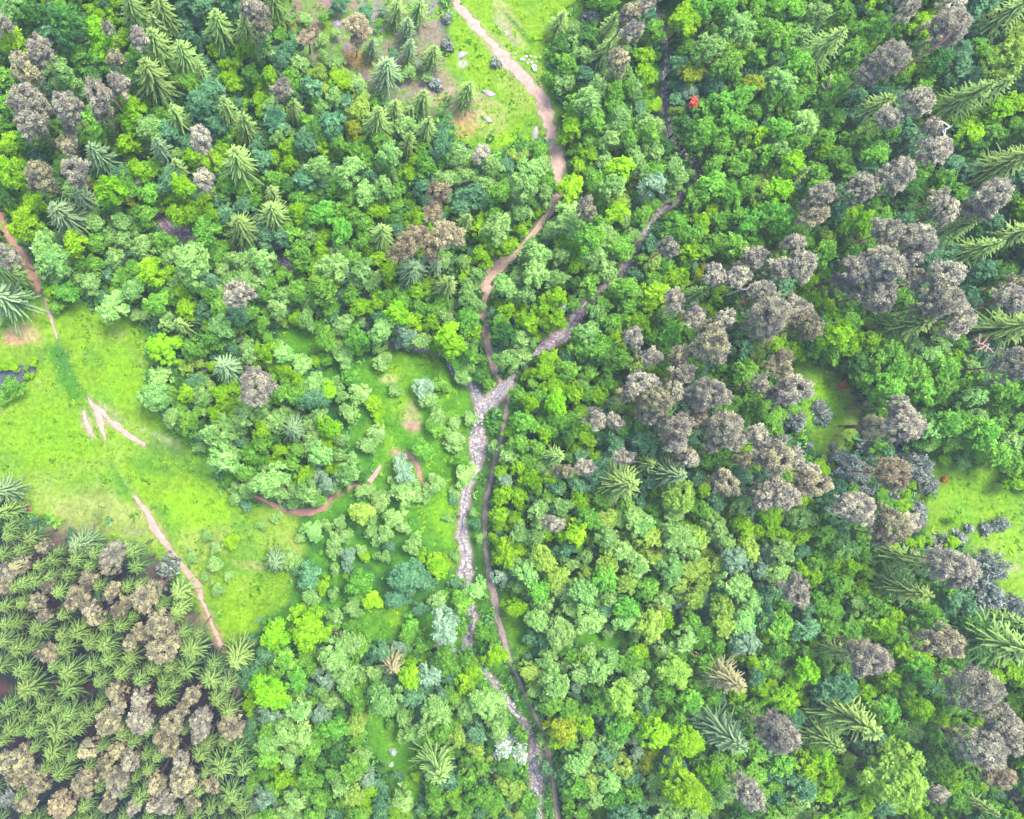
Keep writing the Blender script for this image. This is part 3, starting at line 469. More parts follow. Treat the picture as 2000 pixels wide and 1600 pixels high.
# ---------------------------------------------------------------- the ground: one sheet, fine where the photo looks, coarse to the horizon
def axis(a, b, step, far):
    c = list(np.arange(a, b + step / 2, step)); s = step; lo = []; hi = []; v = a
    while v > -far: s *= 1.35; v -= s; lo.append(v)
    s = step; v = c[-1]
    while v < far: s *= 1.35; v += s; hi.append(v)
    return np.array(lo[::-1] + c + hi)
gx = axis(-88, 140, .36, 2500); gy = axis(-95, 102, .36, 2500)
GX, GY = np.meshgrid(gx, gy); PX = GX / MPP + NX; PY = NY - GY / MPP
SD = stream_d(PX, PY); GZ = height(PX, PY, SD)
def mixc(c, d, f): return c * (1 - f[..., None]) + np.array(d) * f[..., None]
def sm(d, w): f = np.clip(0.5 - d / w, 0, 1); return f * f * (3 - 2 * f)
warp = 9 * vnoise(GX, GY, 2.6, 5) + 6 * vnoise(GX, GY, .9, 6) + 10 * vnoise(GX, GY, 7, 7)
lo1, lo2, lo3, hi1 = vnoise(GX, GY, 9, 8), vnoise(GX, GY, 4, 9), vnoise(GX, GY, 1.6, 10), vnoise(GX, GY, .7, 12)
col = np.zeros(GX.shape + (3,)); col[:] = (0.022, 0.075, 0.036)                       # litter and ground flora under the wood
col = mixc(col, (0.035, 0.115, 0.020), np.clip(.5 + lo2, 0, 1) * .8)
fo = sm(poly_dist(PX, PY, OPEN) + warp, 60); fo = np.maximum(fo, sm(seg_dist(PX, PY, STREAM_L['right']) - 30 + warp, 20) * (PY > 740)); col = mixc(col, (0.075, 0.235, 0.014), fo * np.clip(.75 + lo3 * .5, 0, 1))
west = np.clip((1150 - PX) / 500, 0, 1); col = mixc(col, (0.045, 0.150, 0.025), west * .5 * (1 - fo))
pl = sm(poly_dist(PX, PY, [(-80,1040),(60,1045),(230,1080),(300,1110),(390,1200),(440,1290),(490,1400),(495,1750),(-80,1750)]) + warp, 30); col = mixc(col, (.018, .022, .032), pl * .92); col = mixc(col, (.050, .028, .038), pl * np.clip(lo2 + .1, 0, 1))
dry = np.clip((lo1 * .6 + lo2 * .5 - .1) * 1.6, 0, 1)
for name, poly in CLEAR.items():
    d = poly_dist(PX, PY, poly) + warp; f = sm(d, 26)
    base = np.zeros(col.shape)
    if name == 'heath':
        base[:] = (0.19, 0.23, 0.10); base = mixc(base, (0.27, 0.17, 0.15), np.clip(.4 + lo2 * 1.2, 0, 1)); base = mixc(base, (0.13, 0.25, 0.035), np.clip(lo3 * 1.3 + .5 + lo1 * .7, 0, 1)); base = mixc(base, (0.19, 0.14, 0.18), np.clip((hi1 - .15) * 2, 0, 1) * .7)
    elif name in ('meadow_left', 'meadow_top', 'meadow_right', 'glade_right'):
        base[:] = (0.168, 0.315, 0.014); base = mixc(base, (0.250, 0.335, 0.065), dry * .9); base = mixc(base, (0.095, 0.240, 0.022), np.clip(-lo2 * 1.2 + lo3 * .7, 0, 1) * .85); base = mixc(base, (0.20, 0.23, 0.07), np.clip((hi1 + lo3 - .9) * 2, 0, 1) * .5)
    else:
        base[:] = (0.080, 0.240, 0.014); base = mixc(base, (0.150, 0.300, 0.015), np.clip(.2 + lo2 + lo3 * .4, 0, 1))
    col = col * (1 - f[..., None]) + base * f[..., None]
def blot(x, y, rx, ry, c, s=1.0, ang=0, edge=.55):
    global col
    ca, sa = math.cos(ang), math.sin(ang); dx, dy = PX - x, PY - y
    q = np.hypot((dx * ca + dy * sa) / rx, (-dx * sa + dy * ca) / ry) + warp * .022
    f = np.clip((1 - q) / edge, 0, 1); f = f * f * (3 - 2 * f) * s; col = mixc(col, c, f)
PINK, STRAW, RUST, LIME, DEEP, OLIVE = (.36, .24, .17), (.33, .33, .12), (.34, .17, .07), (.20, .40, .008), (.050, .185, .014), (.13, .21, .03)
for a in ((900,205,60,40,PINK,.75),(860,170,45,50,(.30,.22,.16),.7),(905,240,35,30,(.40,.25,.10),.7),(990,35,22,70,STRAW,.7,-.6),(960,230,40,40,STRAW,.5),(1045,265,10,30,(.34,.28,.26),.85),
          (985,55,10,55,(.32,.27,.2),.7,-.6),(1015,60,6,70,DEEP,.8,-.7),(1010,270,60,14,LIME,.7),(1075,150,14,90,DEEP,.7),(905,125,14,10,(.45,.36,.36),.8),(700,125,60,18,RUST,.7),(560,45,30,20,RUST,.5),(690,110,40,14,(.30,.17,.05),.6),(740,30,40,30,(.24,.20,.20),.6),(640,70,22,45,OLIVE,.8),(640,60,10,40,(.16,.28,.02),.8),  # deep green along the meadow's right edge is tree shade painted in
          (40,655,60,36,(.42,.30,.15),.8),(20,665,40,16,(.50,.28,.16),.6),(60,690,50,20,OLIVE,.6),(130,735,28,95,DEEP,.85,-.45),(120,700,25,50,(.04,.16,.03),.6,-.2),(215,790,90,8,DEEP,.5,1.0),(240,740,60,60,LIME,.6),(230,690,40,40,LIME,.5),(100,850,90,60,(.17,.35,.008),.6),
          (190,1000,120,35,STRAW,.55,.1),(130,1035,70,18,PINK,.45),(250,1040,60,14,(.28,.27,.14),.5),(190,960,50,22,(.24,.28,.06),.5),(370,890,95,45,(.10,.22,.02),.75,.35),(330,870,40,22,(.12,.19,.05),.6,.3),(410,930,70,8,DEEP,.7,.25),(400,990,80,60,LIME,.8),(440,1150,40,40,LIME,.4),(470,1210,40,30,LIME,.6),(490,1105,50,12,(.34,.30,.12),.5,.1),(410,1120,18,12,PINK,.5),
          (235,935,9,70,DEEP,.6,-.5),(285,915,70,14,DEEP,.4,.3),(218,800,30,8,STRAW,.5,.5),(260,830,40,6,STRAW,.6,.45),(155,868,50,50,(.16,.33,.01),.4),(170,825,14,20,PINK,.5,-.3),
          (805,812,22,42,STRAW,.7,-.1),(805,832,18,12,(.36,.22,.16),.95,.1),(757,740,24,14,(.42,.42,.16),.8),(870,1010,45,55,(.16,.36,.01),.7),(1000,440,12,20,LIME,.5),(955,660,26,90,(.14,.32,.01),.5),(968,560,14,40,(.10,.26,.01),.5),(945,1100,20,220,(.07,.24,.014),.6),(1000,1190,12,60,(.16,.34,.01),.6,-.25),(930,850,16,90,(.05,.19,.02),.4),
          (1610,790,45,70,(.17,.40,.006),.8),(1880,960,90,80,(.17,.36,.015),.5,.3),(1965,1080,60,80,(.22,.37,.03),.6),(1850,890,90,22,DEEP,.7,.35),(1960,1310,50,40,(.26,.26,.03),.8),(1975,1110,20,12,PINK,.4),
          (1120,70,18,34,(.30,.22,.10),.6),(1135,90,18,16,(.26,.12,.08),.7),(1130,20,40,40,(.16,.28,.03),.6),(1190,80,30,22,(.18,.16,.12),.4),(1225,1240,60,20,(.07,.22,.02),.6),
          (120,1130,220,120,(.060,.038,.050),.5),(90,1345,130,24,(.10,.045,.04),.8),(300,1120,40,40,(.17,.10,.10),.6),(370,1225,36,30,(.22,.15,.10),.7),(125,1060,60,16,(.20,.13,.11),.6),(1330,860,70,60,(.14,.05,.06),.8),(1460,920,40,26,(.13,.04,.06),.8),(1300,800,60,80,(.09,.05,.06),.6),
          (1052,1520,24,60,(.40,.33,.28),.7),(1890,1500,26,40,(.14,.05,.035),.9),(1900,1340,50,22,(.09,.04,.04),.8),(1545,1110,40,40,(.05,.06,.03),.4),(1790,95,14,8,(.14,.02,.05),.8),(1420,590,60,50,(.05,.04,.07),.5),(1900,590,60,30,(.09,.03,.06),.6),(1880,700,60,40,(.04,.09,.03),.6),(660,1240,22,16,(.13,.11,.06),.8),(1960,1000,40,60,LIME,.3),(545,500,14,16,(.12,.07,.12),.9),(720,190,16,10,(.20,.08,.06),.8),(712,185,10,8,(.25,.07,.04),.6),(848,288,14,10,(.30,.11,.06),.7),(695,235,12,18,(.34,.24,.02),.7),(617,198,12,6,(.25,.10,.08),.7),(545,275,10,6,(.25,.11,.06),.7)):  # small brown spot by the big lime pair is a painted tree shadow
    blot(*a)
# worn earth round the paths, gravel and earth in the stream beds
for k, v in PATH_L.items():
    d = seg_dist(PX, PY, v) + warp * .28; red = 'red' in k
    col = mixc(col, (.33, .20, .13) if red else ((.17, .15, .10) if 'narrow' in k else (.30, .26, .14)), sm(d - 3, 11) * .7)
for ln, c_, w_, f_ in (([(112,660,7),(128,700,14),(148,740,12),(172,778,5)],(.05,.17,.03),10,.6),([(205,858,3),(225,905,4),(248,945,4),(268,972,3)],(.24,.33,.14),7,.6),([(182,862,2),(200,900,2),(222,935,2)],(.07,.19,.02),7,.5),([(225,812,3),(262,832,4),(300,845,3),(345,872,2)],(.28,.33,.16),8,.5),([(284,872,4),(330,885,6),(400,915,5),(450,950,3)],(.07,.19,.02),10,.5),([(960,10,3),(1000,60,4),(1028,108,3)],(.07,.21,.02),7,.5),([(975,30,8),(1010,75,6),(1025,100,3)],(.36,.34,.17),12,.5)):
    col = mixc(col, c_, sm(seg_dist(PX, PY, smooth_line(ln)) + warp * .3, w_) * f_)
nz1, nz2 = vnoise(GX, GY, 1.1, 21), vnoise(GX, GY, .5, 22)
d = SD + warp * .45; f = sm(d - 1, 7); bed = np.zeros(col.shape); bed[:] = (.32, .25, .23)
bed = mixc(bed, (.46, .40, .38), np.clip(nz1 + .2, 0, 1)); bed = mixc(bed, (.07, .06, .09), np.clip(nz2 * 1.2 - .2, 0, 1) * .4)
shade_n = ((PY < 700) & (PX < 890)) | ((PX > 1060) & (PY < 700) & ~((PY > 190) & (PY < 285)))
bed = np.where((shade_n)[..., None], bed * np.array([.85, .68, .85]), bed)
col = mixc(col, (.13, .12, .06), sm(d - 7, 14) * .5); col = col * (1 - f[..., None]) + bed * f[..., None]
col *= (.71 * (1 + .10 * hi1 + .08 * lo3))[..., None]
V = np.stack([GX, GY, GZ], -1).reshape(-1, 3); ny, nx_ = GX.shape
I = np.arange(ny * nx_).reshape(ny, nx_); F = np.stack([I[:-1, :-1], I[:-1, 1:], I[1:, 1:], I[1:, :-1]], -1).reshape(-1, 4)
gm, gn = new_mat('ground_cover'); N_ = gn.nodes; L_ = gn.links
o_ = N_.new('ShaderNodeOutputMaterial'); p_ = N_.new('ShaderNodeBsdfPrincipled'); p_.inputs['Roughness'].default_value = .95; p_.inputs['Specular IOR Level'].default_value = .1
a_ = N_.new('ShaderNodeAttribute'); a_.attribute_name = 'cover'; tc = N_.new('ShaderNodeTexCoord')
n1 = N_.new('ShaderNodeTexNoise'); n1.inputs['Scale'].default_value = 1.6; n1.inputs['Detail'].default_value = 7; n1.inputs['Roughness'].default_value = .75
mr = N_.new('ShaderNodeMapRange'); mr.inputs[1].default_value = .25; mr.inputs[2].default_value = .75; mr.inputs[3].default_value = .42; mr.inputs[4].default_value = 1.5
mm = N_.new('ShaderNodeMix'); mm.data_type = 'RGBA'; mm.blend_type = 'MULTIPLY'; mm.inputs[0].default_value = 1
bp = N_.new('ShaderNodeBump'); bp.inputs['Distance'].default_value = .12; bp.inputs['Strength'].default_value = .7
L_.new(tc.outputs['Object'], n1.inputs[0]); L_.new(n1.outputs[0], mr.inputs[0]); L_.new(mr.outputs[0], mm.inputs[7]); L_.new(a_.outputs['Color'], mm.inputs[6])
L_.new(mm.outputs[2], p_.inputs['Base Color']); L_.new(n1.outputs[0], bp.inputs['Height']); L_.new(bp.outputs[0], p_.inputs['Normal']); L_.new(p_.outputs[0], o_.inputs[0])
me = mesh('ground', V, F, mats=(gm,), smooth=True)
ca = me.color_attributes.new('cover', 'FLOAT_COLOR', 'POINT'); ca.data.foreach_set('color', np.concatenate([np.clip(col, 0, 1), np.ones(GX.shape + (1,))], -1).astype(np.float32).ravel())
tag(link(bpy.data.objects.new('ground', me)), 'grassy and leaf-littered woodland ground with meadows and bare patches', kind='structure')

def strip(name, line, mat, dz, label, wf=1.0, seed=0, jag=.30):
    L = smooth_line(line, 4) if not isinstance(line, np.ndarray) else line
    r = np.random.default_rng(seed); n = len(L); t = np.gradient(L[:, :2], axis=0); t /= np.linalg.norm(t, axis=1)[:, None] + 1e-9
    nrm = np.stack([-t[:, 1], t[:, 0]], 1); rows = []; m = 5
    ja, jb = [vnoise(np.arange(n) * 1.0, np.full(n, s), 2.3, seed + s) * jag + vnoise(np.arange(n) * 1.0, np.full(n, s), 7, seed + s + 9) * jag for s in (1, 2)]
    for j in range(m):
        q = (j / (m - 1) - .5); w = L[:, 2] * wf * (1 + (ja if q < 0 else jb) * 1.6 * abs(q) * 2)
        rows.append(L[:, :2] + nrm * (q * np.maximum(w, .8))[:, None])
    R_ = np.stack(rows, 1); px, py = R_[..., 0], R_[..., 1]; z = height(px, py) + dz - np.abs(np.linspace(-1, 1, m))[None, :] ** 3 * dz * .8
    V = np.stack([(px - NX) * MPP, (NY - py) * MPP, z], -1).reshape(-1, 3); I = np.arange(n * m).reshape(n, m)
    F = np.stack([I[:-1, :-1], I[:-1, 1:], I[1:, 1:], I[1:, :-1]], -1).reshape(-1, 4)
    return tag(link(bpy.data.objects.new(name, mesh(name, V, F, mats=(mat,), smooth=True))), label, kind='structure')
M_path = noise_mat('path_earth_pale', (.27, .165, .125), (.40, .28, .23), 1.6)
M_path2 = noise_mat('path_earth_grey', (.15, .115, .09), (.26, .205, .17), 1.6)
M_path3 = noise_mat('path_earth_red', (.24, .11, .08), (.36, .20, .15), 1.6)
for i, (k, v) in enumerate(PATHS.items()):
    strip('path', v, M_path3 if 'reddish path entering' in k or 'brown' in k or 'bank' in k else (M_path2 if 'narrow' in k else M_path), .05, k, seed=30 + i)
wm, wn = new_mat('stream_water'); o_ = wn.nodes.new('ShaderNodeOutputMaterial'); p_ = wn.nodes.new('ShaderNodeBsdfPrincipled')
p_.inputs['Base Color'].default_value = (.09, .095, .13, 1); p_.inputs['Roughness'].default_value = .3
nz = wn.nodes.new('ShaderNodeTexNoise'); nz.inputs['Scale'].default_value = 3; bp = wn.nodes.new('ShaderNodeBump'); bp.inputs['Distance'].default_value = .05
wn.links.new(nz.outputs[0], bp.inputs['Height']); wn.links.new(bp.outputs[0], p_.inputs['Normal']); wn.links.new(p_.outputs[0], o_.inputs[0])
def water(line, seed, label):
    L = smooth_line(line, 5); n = len(L); L[:, 0] += vnoise(np.arange(n) * 1., np.zeros(n), 5, seed) * L[:, 2] * .28; L[:, 2] = np.clip(L[:, 2] * .2, 1.2, 5)
    strip('stream', L, wm, .05, label, seed=seed, jag=.5)
water(STREAMS['right'], 51, 'thin dark stream threading the pale gravel bed down the valley')
water(STREAMS['left'], 52, 'dark side stream half hidden under the trees on the left')
# pond at the left edge
pr = np.random.default_rng(3); pn = 40; V = [(*W(35, 728), float(height(np.array(25.), np.array(735.))) + .16)]
pz = V[0][2]
for i in range(pn):
    a = TAU * i / pn; rr = .86 + .10 * math.sin(3 * a + 1) + .07 * math.sin(5 * a); px, py = 25 + 62 * rr * math.cos(a), 735 + 24 * rr * math.sin(a) - .28 * 62 * rr * math.cos(a)
    V.append((*W(px, py), pz))
F = [[0, 1 + i, 1 + (i + 1) % pn] for i in range(pn)]
pm = noise_mat('pond_water', (.035, .045, .050), (.085, .095, .110), 1.6, rough=.2)
tag(link(bpy.data.objects.new('pond', mesh('pond', V, np.array(F)[:, ::-1] if False else F, mats=(pm,)))), 'small blue-grey pond fringed by lime bushes at the left edge', kind='structure')

# ---------------------------------------------------------------- labels that single out one thing
LM = [('the stream fork', 950, 785), ('the dirt path bend', 1088, 320), ('the bare meadow fork', 200, 812), ('the small pond', 40, 735),
      ('the dirt path top', 930, 50), ('the stone ring', 1038, 128), ('the red bush', 1355, 200), ('the right stream gravel', 1305, 245), ('the pale stream patch', 1312, 402),
      ('the left-edge path', 60, 520), ('the purple pool', 335, 448), ('the brown path widening', 970, 525), ('the dark stream bend', 1120, 635), ('the small right glade', 1615, 800),
      ('the orange shrub', 1646, 752), ('the lowest stream gravel', 1048, 1510), ('the golden tree', 1098, 1428), ('the big lime pair', 600, 1230), ('the bright stream-side tree', 853, 1110), ('the straight reddish path', 340, 1080),
      ('the plantation gap', 90, 1345), ('the low glade', 770, 1480), ('the curved reddish bank', 600, 1000), ('the fallen grey log', 1785, 1349), ('the right-edge meadow', 1900, 1000), ('the maroon soil patch', 1335, 870), ('the tall gravel strip', 912, 1080),
      ('the pink heath', 740, 80), ('the grey path-side bush', 325, 1108), ('the bottom edge', 260, 1585), ('the bottom left corner', 15, 1575), ('the left edge', 0, 1215), ('the big spruce pair', 1650, 1400), ('the bleached snag', 1848, 248), ('the pale star-shaped pine', 1738, 925)]
DIRS = ['right of', 'upper right of', 'above', 'upper left of', 'left of', 'lower left of', 'below', 'lower right of']
CN = dict(l='lime green', y='yellow green', g='mid green', p='pale green', d='deep green', t='blue green', s='silvery green', o='golden', F='yellowish green', f='grey green', Q='spiky', B='brown-tipped', N='grey brown', P='sandy beige', K='dark grey', W='white-flowered')
ORD = ['nearest', 'second', 'third', 'fourth', 'fifth', 'sixth', 'seventh', 'eighth', 'ninth', 'tenth', 'eleventh', 'twelfth', 'thirteenth', 'fourteenth', 'fifteenth', 'sixteenth', 'seventeenth', 'eighteenth', 'nineteenth', 'twentieth', 'outermost but one', 'outermost']
def kindword(t):
    k = t['k']
    return 'broadleaf' if k in BL else 'spruce' if k in 'FfQB' else 'pine' if k in 'NP' else 'bush'
def make_labels(ts):
    q = {}
    for t in ts: q.setdefault(kindword(t), []).append(t['r'])
    qs = {k: np.quantile(v, (.3, .72)) for k, v in q.items()}
    used = {}
    for t in ts:
        a, b = qs[kindword(t)]; size = 'small' if t['r'] <= a else 'large' if t['r'] > b else 'middling'
        t['look'] = (size + ' ' if size != 'middling' else '') + f"{CN[t['k']]} {kindword(t)}"
        D = sorted((math.hypot(x - t['px'], y - t['py']), n, x, y) for n, x, y in LM)
        t['lmd'], t['lm'], x, y = D[0]
        t['dir'] = DIRS[int(round(math.atan2(y - t['py'], t['px'] - x) / (TAU / 8))) % 8]
        used.setdefault((t['look'], t['dir'], t['lm']), []).append(t)
    for (look, d, lm), g in used.items():
        g.sort(key=lambda t: t['lmd'])
        for i, t in enumerate(g):
            if len(g) == 1: t['label'] = f"{look} {d} {lm}"; continue
            # say which by what stands against it, when that differs
            t['nb'] = min((o for o in ts if o is not t), key=lambda o: math.hypot(o['px'] - t['px'], o['py'] - t['py']))
        if len(g) > 1:
            nbs = [f"{CN[t['nb']['k']]} {kindword(t['nb'])}" for t in g]
            for i, t in enumerate(g):
                if nbs.count(nbs[i]) == 1 and nbs[i] not in look and len(f"{look} {d} {lm} beside {nbs[i]}".split()) <= 16: t['label'] = f"{look} {d} {lm}, beside {nbs[i]}"
                else: t['label'] = f"{look} {d} {lm}, {ORD[min(i, 21)]} {'one' if i == 0 else 'out from it'}"
    for t in ts: t['label'] = t['label'].replace(', nearest one', ', nearest of its look')
make_labels(own + rest)
cnt = {}
for t in own + rest: cnt[t['label']] = cnt.get(t['label'], 0) + 1
print('labels', len(cnt), 'of', len(own + rest), 'long', max(len(l.split()) for l in cnt))

# ---------------------------------------------------------------- plant the trees
def ground_z(px, py): return float(height(np.array(px), np.array(py)))
def plant(name, src, t, zvis, scale, rz, group, cat, zscale=None, bark=None, label=None):
    """src: (crown mesh, trunk mesh, ...); zvis: height of the part of the crown whose place was surveyed"""
    gz = ground_z(t['px'], t['py']); x, y = W(t['px'], t['py'], zvis + gz)
    e = bpy.data.objects.new(name, None); e.empty_display_size = .5; link(e); e.location = (x, y, gz); e.rotation_euler = (0, 0, rz)
    u_ = random.uniform(.88, 1.13) if name in ('broadleaf_tree', 'pine_tree') else 1
    e.scale = (scale * u_, scale / u_, zscale or scale)
    tag(e, label or t['label'], cat, group)
    if name.endswith('bush') or name.endswith('shrub'): nm = ('foliage', 'stem')
    else: nm = ('crown', 'trunk')
    c = bpy.data.objects.new(nm[0], src[0]); link(c, e)
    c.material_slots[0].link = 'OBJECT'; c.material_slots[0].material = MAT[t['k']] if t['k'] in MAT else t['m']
    tr = bpy.data.objects.new(nm[1], src[1]); link(tr, e)
    return e
def mpp_at(z): return MPP * (Z0 - z) / Z0
def pick_broad(t):
    R = t['r'] * MPP * .93; si = min(range(4), key=lambda i: abs(SIZES[i] - R)); v = random.randrange(7)
    return si, v, R / SIZES[si]
LEAN = {}
for t in own:
    si, v, s = pick_broad(t); b = BROAD[(si, v)]
    if t['r'] <= 6 * 2.5 and clear_d(t['px'], t['py']) < -5:
        zs = s * .5
    else: zs = min(s, 1.15) * random.uniform(.9, 1.1) * (.65 if t.get('open') else 1)
    if clear_d(t['px'], t['py']) < 24: zs *= .72
    plant('broadleaf_tree', b, t, b[2] * zs, s, random.uniform(0, TAU), 'broadleaf trees of the wood', 'broadleaf tree', zscale=zs)
for t in rest:
    k = t['k']; v = random.randrange(4); rz = random.uniform(0, TAU); r = t['r']
    if k in 'FfB':
        key = 'big' if r > 38 else 'mid' if r > 27 else 'sml' if r > 17 else 'tiny'
        b = SPR[(key, v)]; H0, R0 = b[2], b[3]
        R = r * mpp_at(H0 * .45) * (1.22 if t['px'] < 1300 else 1.08); s = R / R0; zs = max(.8, min(1.0, s)) * (.7 if clear_d(t['px'], t['py']) < 12 else 1)
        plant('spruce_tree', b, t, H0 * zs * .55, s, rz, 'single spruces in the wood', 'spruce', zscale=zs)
    elif k == 'Q':
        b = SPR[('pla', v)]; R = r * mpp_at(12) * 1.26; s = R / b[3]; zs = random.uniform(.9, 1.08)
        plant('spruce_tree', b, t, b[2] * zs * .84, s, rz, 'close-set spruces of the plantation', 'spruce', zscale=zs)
    elif k in 'NP':
        key = 's' if r < 26 else 'm' if r < 34 else 'l'; b = PIN[(key, random.randrange(5))]
        pla = t['px'] < 500 and t['py'] > 1020
        s = r * mpp_at(b[2]) / b[3] * (.88 if pla else .98); zs = random.uniform(.8, 1.0) * (.88 if pla else .92)
        if clear_d(t['px'], t['py']) < 25: zs *= .5
        if pla and k == 'N' and random.random() < .75: t['k'] = 'O'
        elif k == 'N' and random.random() < .2: t['k'] = 'O'
        plant('pine_tree', b, t, b[2] * zs, s, rz, 'pines of the plantation' if pla else 'pines in the wood', 'pine', zscale=zs)
    else:
        R = r * MPP * .98; si = min(range(3), key=lambda i: abs((.8, 1.5, 2.6)[i] - R)); b = BUS[(si, random.randrange(3))]
        h = 1.0 if R < 1.6 else 1.6
        plant('grey_bush' if k == 'K' else 'flowering_shrub', b, t, b[2] * h, R / b[3], rz, 'dark grey bushes' if k == 'K' else 'white-flowering shrubs', 'bush' if k == 'K' else 'flowering shrub', zscale=R / b[3] * h)

# ---------------------------------------------------------------- everything of the wood past those: one mass
ks = list(BL); Vs = []; Fs = []; Ts = []; Ms = []; off = 0
for t in mass + fill:
    si, v, s = pick_broad(t); b = BROAD[(si, v)]; cv, cf, ct = b[4]; tv, tf = b[5]
    low = t.get('low'); zs = s * random.uniform(.6, .9) if low else min(s, 1.15) * random.uniform(.85, 1.08)
    if t.get('open'): zs *= .65
    cdt = clear_d(t['px'], t['py'])
    if not low and cdt < 0 and t['r'] < 18: zs *= .5
    elif cdt < 24: zs *= .72
    gz = ground_z(t['px'], t['py']); x, y = W(t['px'], t['py'], b[2] * zs + gz); a = random.uniform(0, TAU); ca_, sa_ = math.cos(a), math.sin(a)
    tree_shift = random.uniform(-.22, .22); u_ = random.uniform(.85, 1.17)
    for (vv, ff, tt, mi) in ((cv, cf, ct, ks.index(t['k'])), (tv, tf, None, len(ks))):
        q = vv * np.array([s * u_, s / u_, zs]); q = np.stack([q[:, 0] * ca_ - q[:, 1] * sa_ + x, q[:, 0] * sa_ + q[:, 1] * ca_ + y, q[:, 2] + gz], 1)
        Vs.append(q); Fs.append(ff + off); off += len(vv); Ts.append(np.clip(tt + tree_shift, 0, 1) if tt is not None else np.zeros(len(vv))); Ms.append(np.full(len(ff), mi))
me = mesh('broadleaf_wood', np.concatenate(Vs), np.concatenate(Fs), np.concatenate(Ts), [MAT[k] for k in ks] + [M_bark], np.concatenate(Ms))
tag(link(bpy.data.objects.new('broadleaf_wood', me)), 'smaller broadleaf crowns and saplings closing the wood between the large trees', kind='stuff')
print('mass faces', len(me.polygons))

# undergrowth low over the forest floor, and herbs and tufts over the meadows
def scatter(name, label, test, n, hs, sz, mats, mw, seed):
    r = np.random.default_rng(seed); px = r.uniform(-60, 2060, n); py = r.uniform(-60, 1660, n)
    keep = test(px, py); px, py = px[keep], py[keep]; m = len(px); g = height(px, py)
    C = np.stack([(px - NX) * MPP, (NY - py) * MPP, g], 1); mi = r.choice(len(mats), m, p=mw); k = 5
    C = np.repeat(C, k, 0); M = np.repeat(mi, k); s = np.repeat(sz * r.lognormal(0, .45 if hs > .3 else .75, m), k)[:, None]; q = len(C)
    P = C + np.stack([r.normal(0, 1, q), r.normal(0, 1, q), np.zeros(q)], 1) * s * .9 + np.stack([np.zeros(q), np.zeros(q), r.uniform(.02, hs, q)], 1)
    nrm = unit(np.array([0, 0, .8]) + r.normal(size=(q, 3)) * (.6 if hs > .3 else .3)); u = unit(np.cross(nrm, r.normal(size=(q, 3)))); w = np.cross(nrm, u)
    V, F = quads(P, u * s * .8, w * s * .5, .4)
    o = link(bpy.data.objects.new(name, mesh(name, V, F, np.repeat(np.clip(.5 + .3 * r.normal(size=q), 0, 1), 4), mats, M)))
    return tag(o, label, kind='stuff')
def cd(px, py): return np.min([poly_dist(px, py, p) for p in CL], 0)
def pd(px, py): return np.min([seg_dist(px, py, v) for v in PATH_L.values()], 0)
bare = lambda px, py: (((px < 480) & (py > 1030) & (cd(px, py) > 0)) | (np.hypot(px - 1340, py - 860) < 60) | (np.hypot(px - 740, py - 80) < 0))
scatter('undergrowth', 'low leafy undergrowth over the shaded forest floor', lambda x, y: (cd(x, y) > 4 - 42 * (np.min([poly_dist(x, y, CLEAR[q_]) for q_ in ('meadow_left', 'meadow_top', 'heath')], 0) < 5) * np.clip(vnoise((x - NX) * MPP, (NY - y) * MPP, 2.2, 55), 0, 1)) & (pd(x, y) > 5) & (stream_d(x, y) > 4) & ~bare(x, y) & (np.random.default_rng(4).random(x.shape) < np.where(poly_dist(x, y, OPEN) < 0, .12, 1)), 46000, .9, .28, [MAT['d'], MAT['t'], MAT['g']], [.35, .3, .35], 71)
def mead(x, y):
    X, Y = (x - NX) * MPP, (NY - y) * MPP
    nn = vnoise(X, Y, 5, 31) + .7 * vnoise(X, Y, 1.7, 32)
    hth = poly_dist(x, y, CLEAR['heath']) < 0
    return (cd(x, y) < 3) & (pd(x, y) > 4) & (stream_d(x, y) > 3) & (nn > -.35) & ~(hth & (nn < -.15)) & ~(np.hypot(x - 800, y - 830) < 18)
scatter('meadow_grass', 'lime green grass and herb tufts over the open meadows', mead, 60000, .06, .075, [M_tuft, M_tuft2], [.55, .45], 72)

# gravel and cobbles in the bed (nobody could count them)
r = np.random.default_rng(81); P = []
for L in STREAM_L.values():
    for i in range(len(L) - 1):
        for _ in range(int(L[i, 2] * 1.3)):
            q = r.random(); c = L[i] * (1 - q) + L[i + 1] * q; d = L[i + 1, :2] - L[i, :2]; d = d / (np.hypot(*d) + 1e-6); o = r.uniform(-.5, .5) * c[2]
            P.append((c[0] - d[1] * o, c[1] + d[0] * o))
P = np.array(P); hz = height(P[:, 0], P[:, 1]); Vs = []; Fs = []
base = unit(np.array([[1, 0, 0], [0, 1, 0], [-1, 0, 0], [0, -1, 0], [.2, .1, .8], [0, 0, -.6]])) ; tri = np.array([[0, 1, 4], [1, 2, 4], [2, 3, 4], [3, 0, 4], [1, 0, 5], [2, 1, 5], [3, 2, 5], [0, 3, 5]])
for i, (x, y) in enumerate(P):
    s = min(.42, .07 * r.lognormal(0, .6)); a = r.uniform(0, TAU); q = base * s * r.uniform(.7, 1.3, (6, 3)) * [1.2, .9, .6]
    q = np.stack([q[:, 0] * math.cos(a) - q[:, 1] * math.sin(a), q[:, 0] * math.sin(a) + q[:, 1] * math.cos(a), q[:, 2]], 1) + [(x - NX) * MPP, (NY - y) * MPP, hz[i] + s * .2]
    Vs.append(q); Fs.append(tri + 6 * i)
tag(link(bpy.data.objects.new('gravel', mesh('gravel', np.concatenate(Vs), np.concatenate(Fs), mats=(M_stone,)))), 'pale gravel and cobbles strewn along the stream beds', kind='stuff')

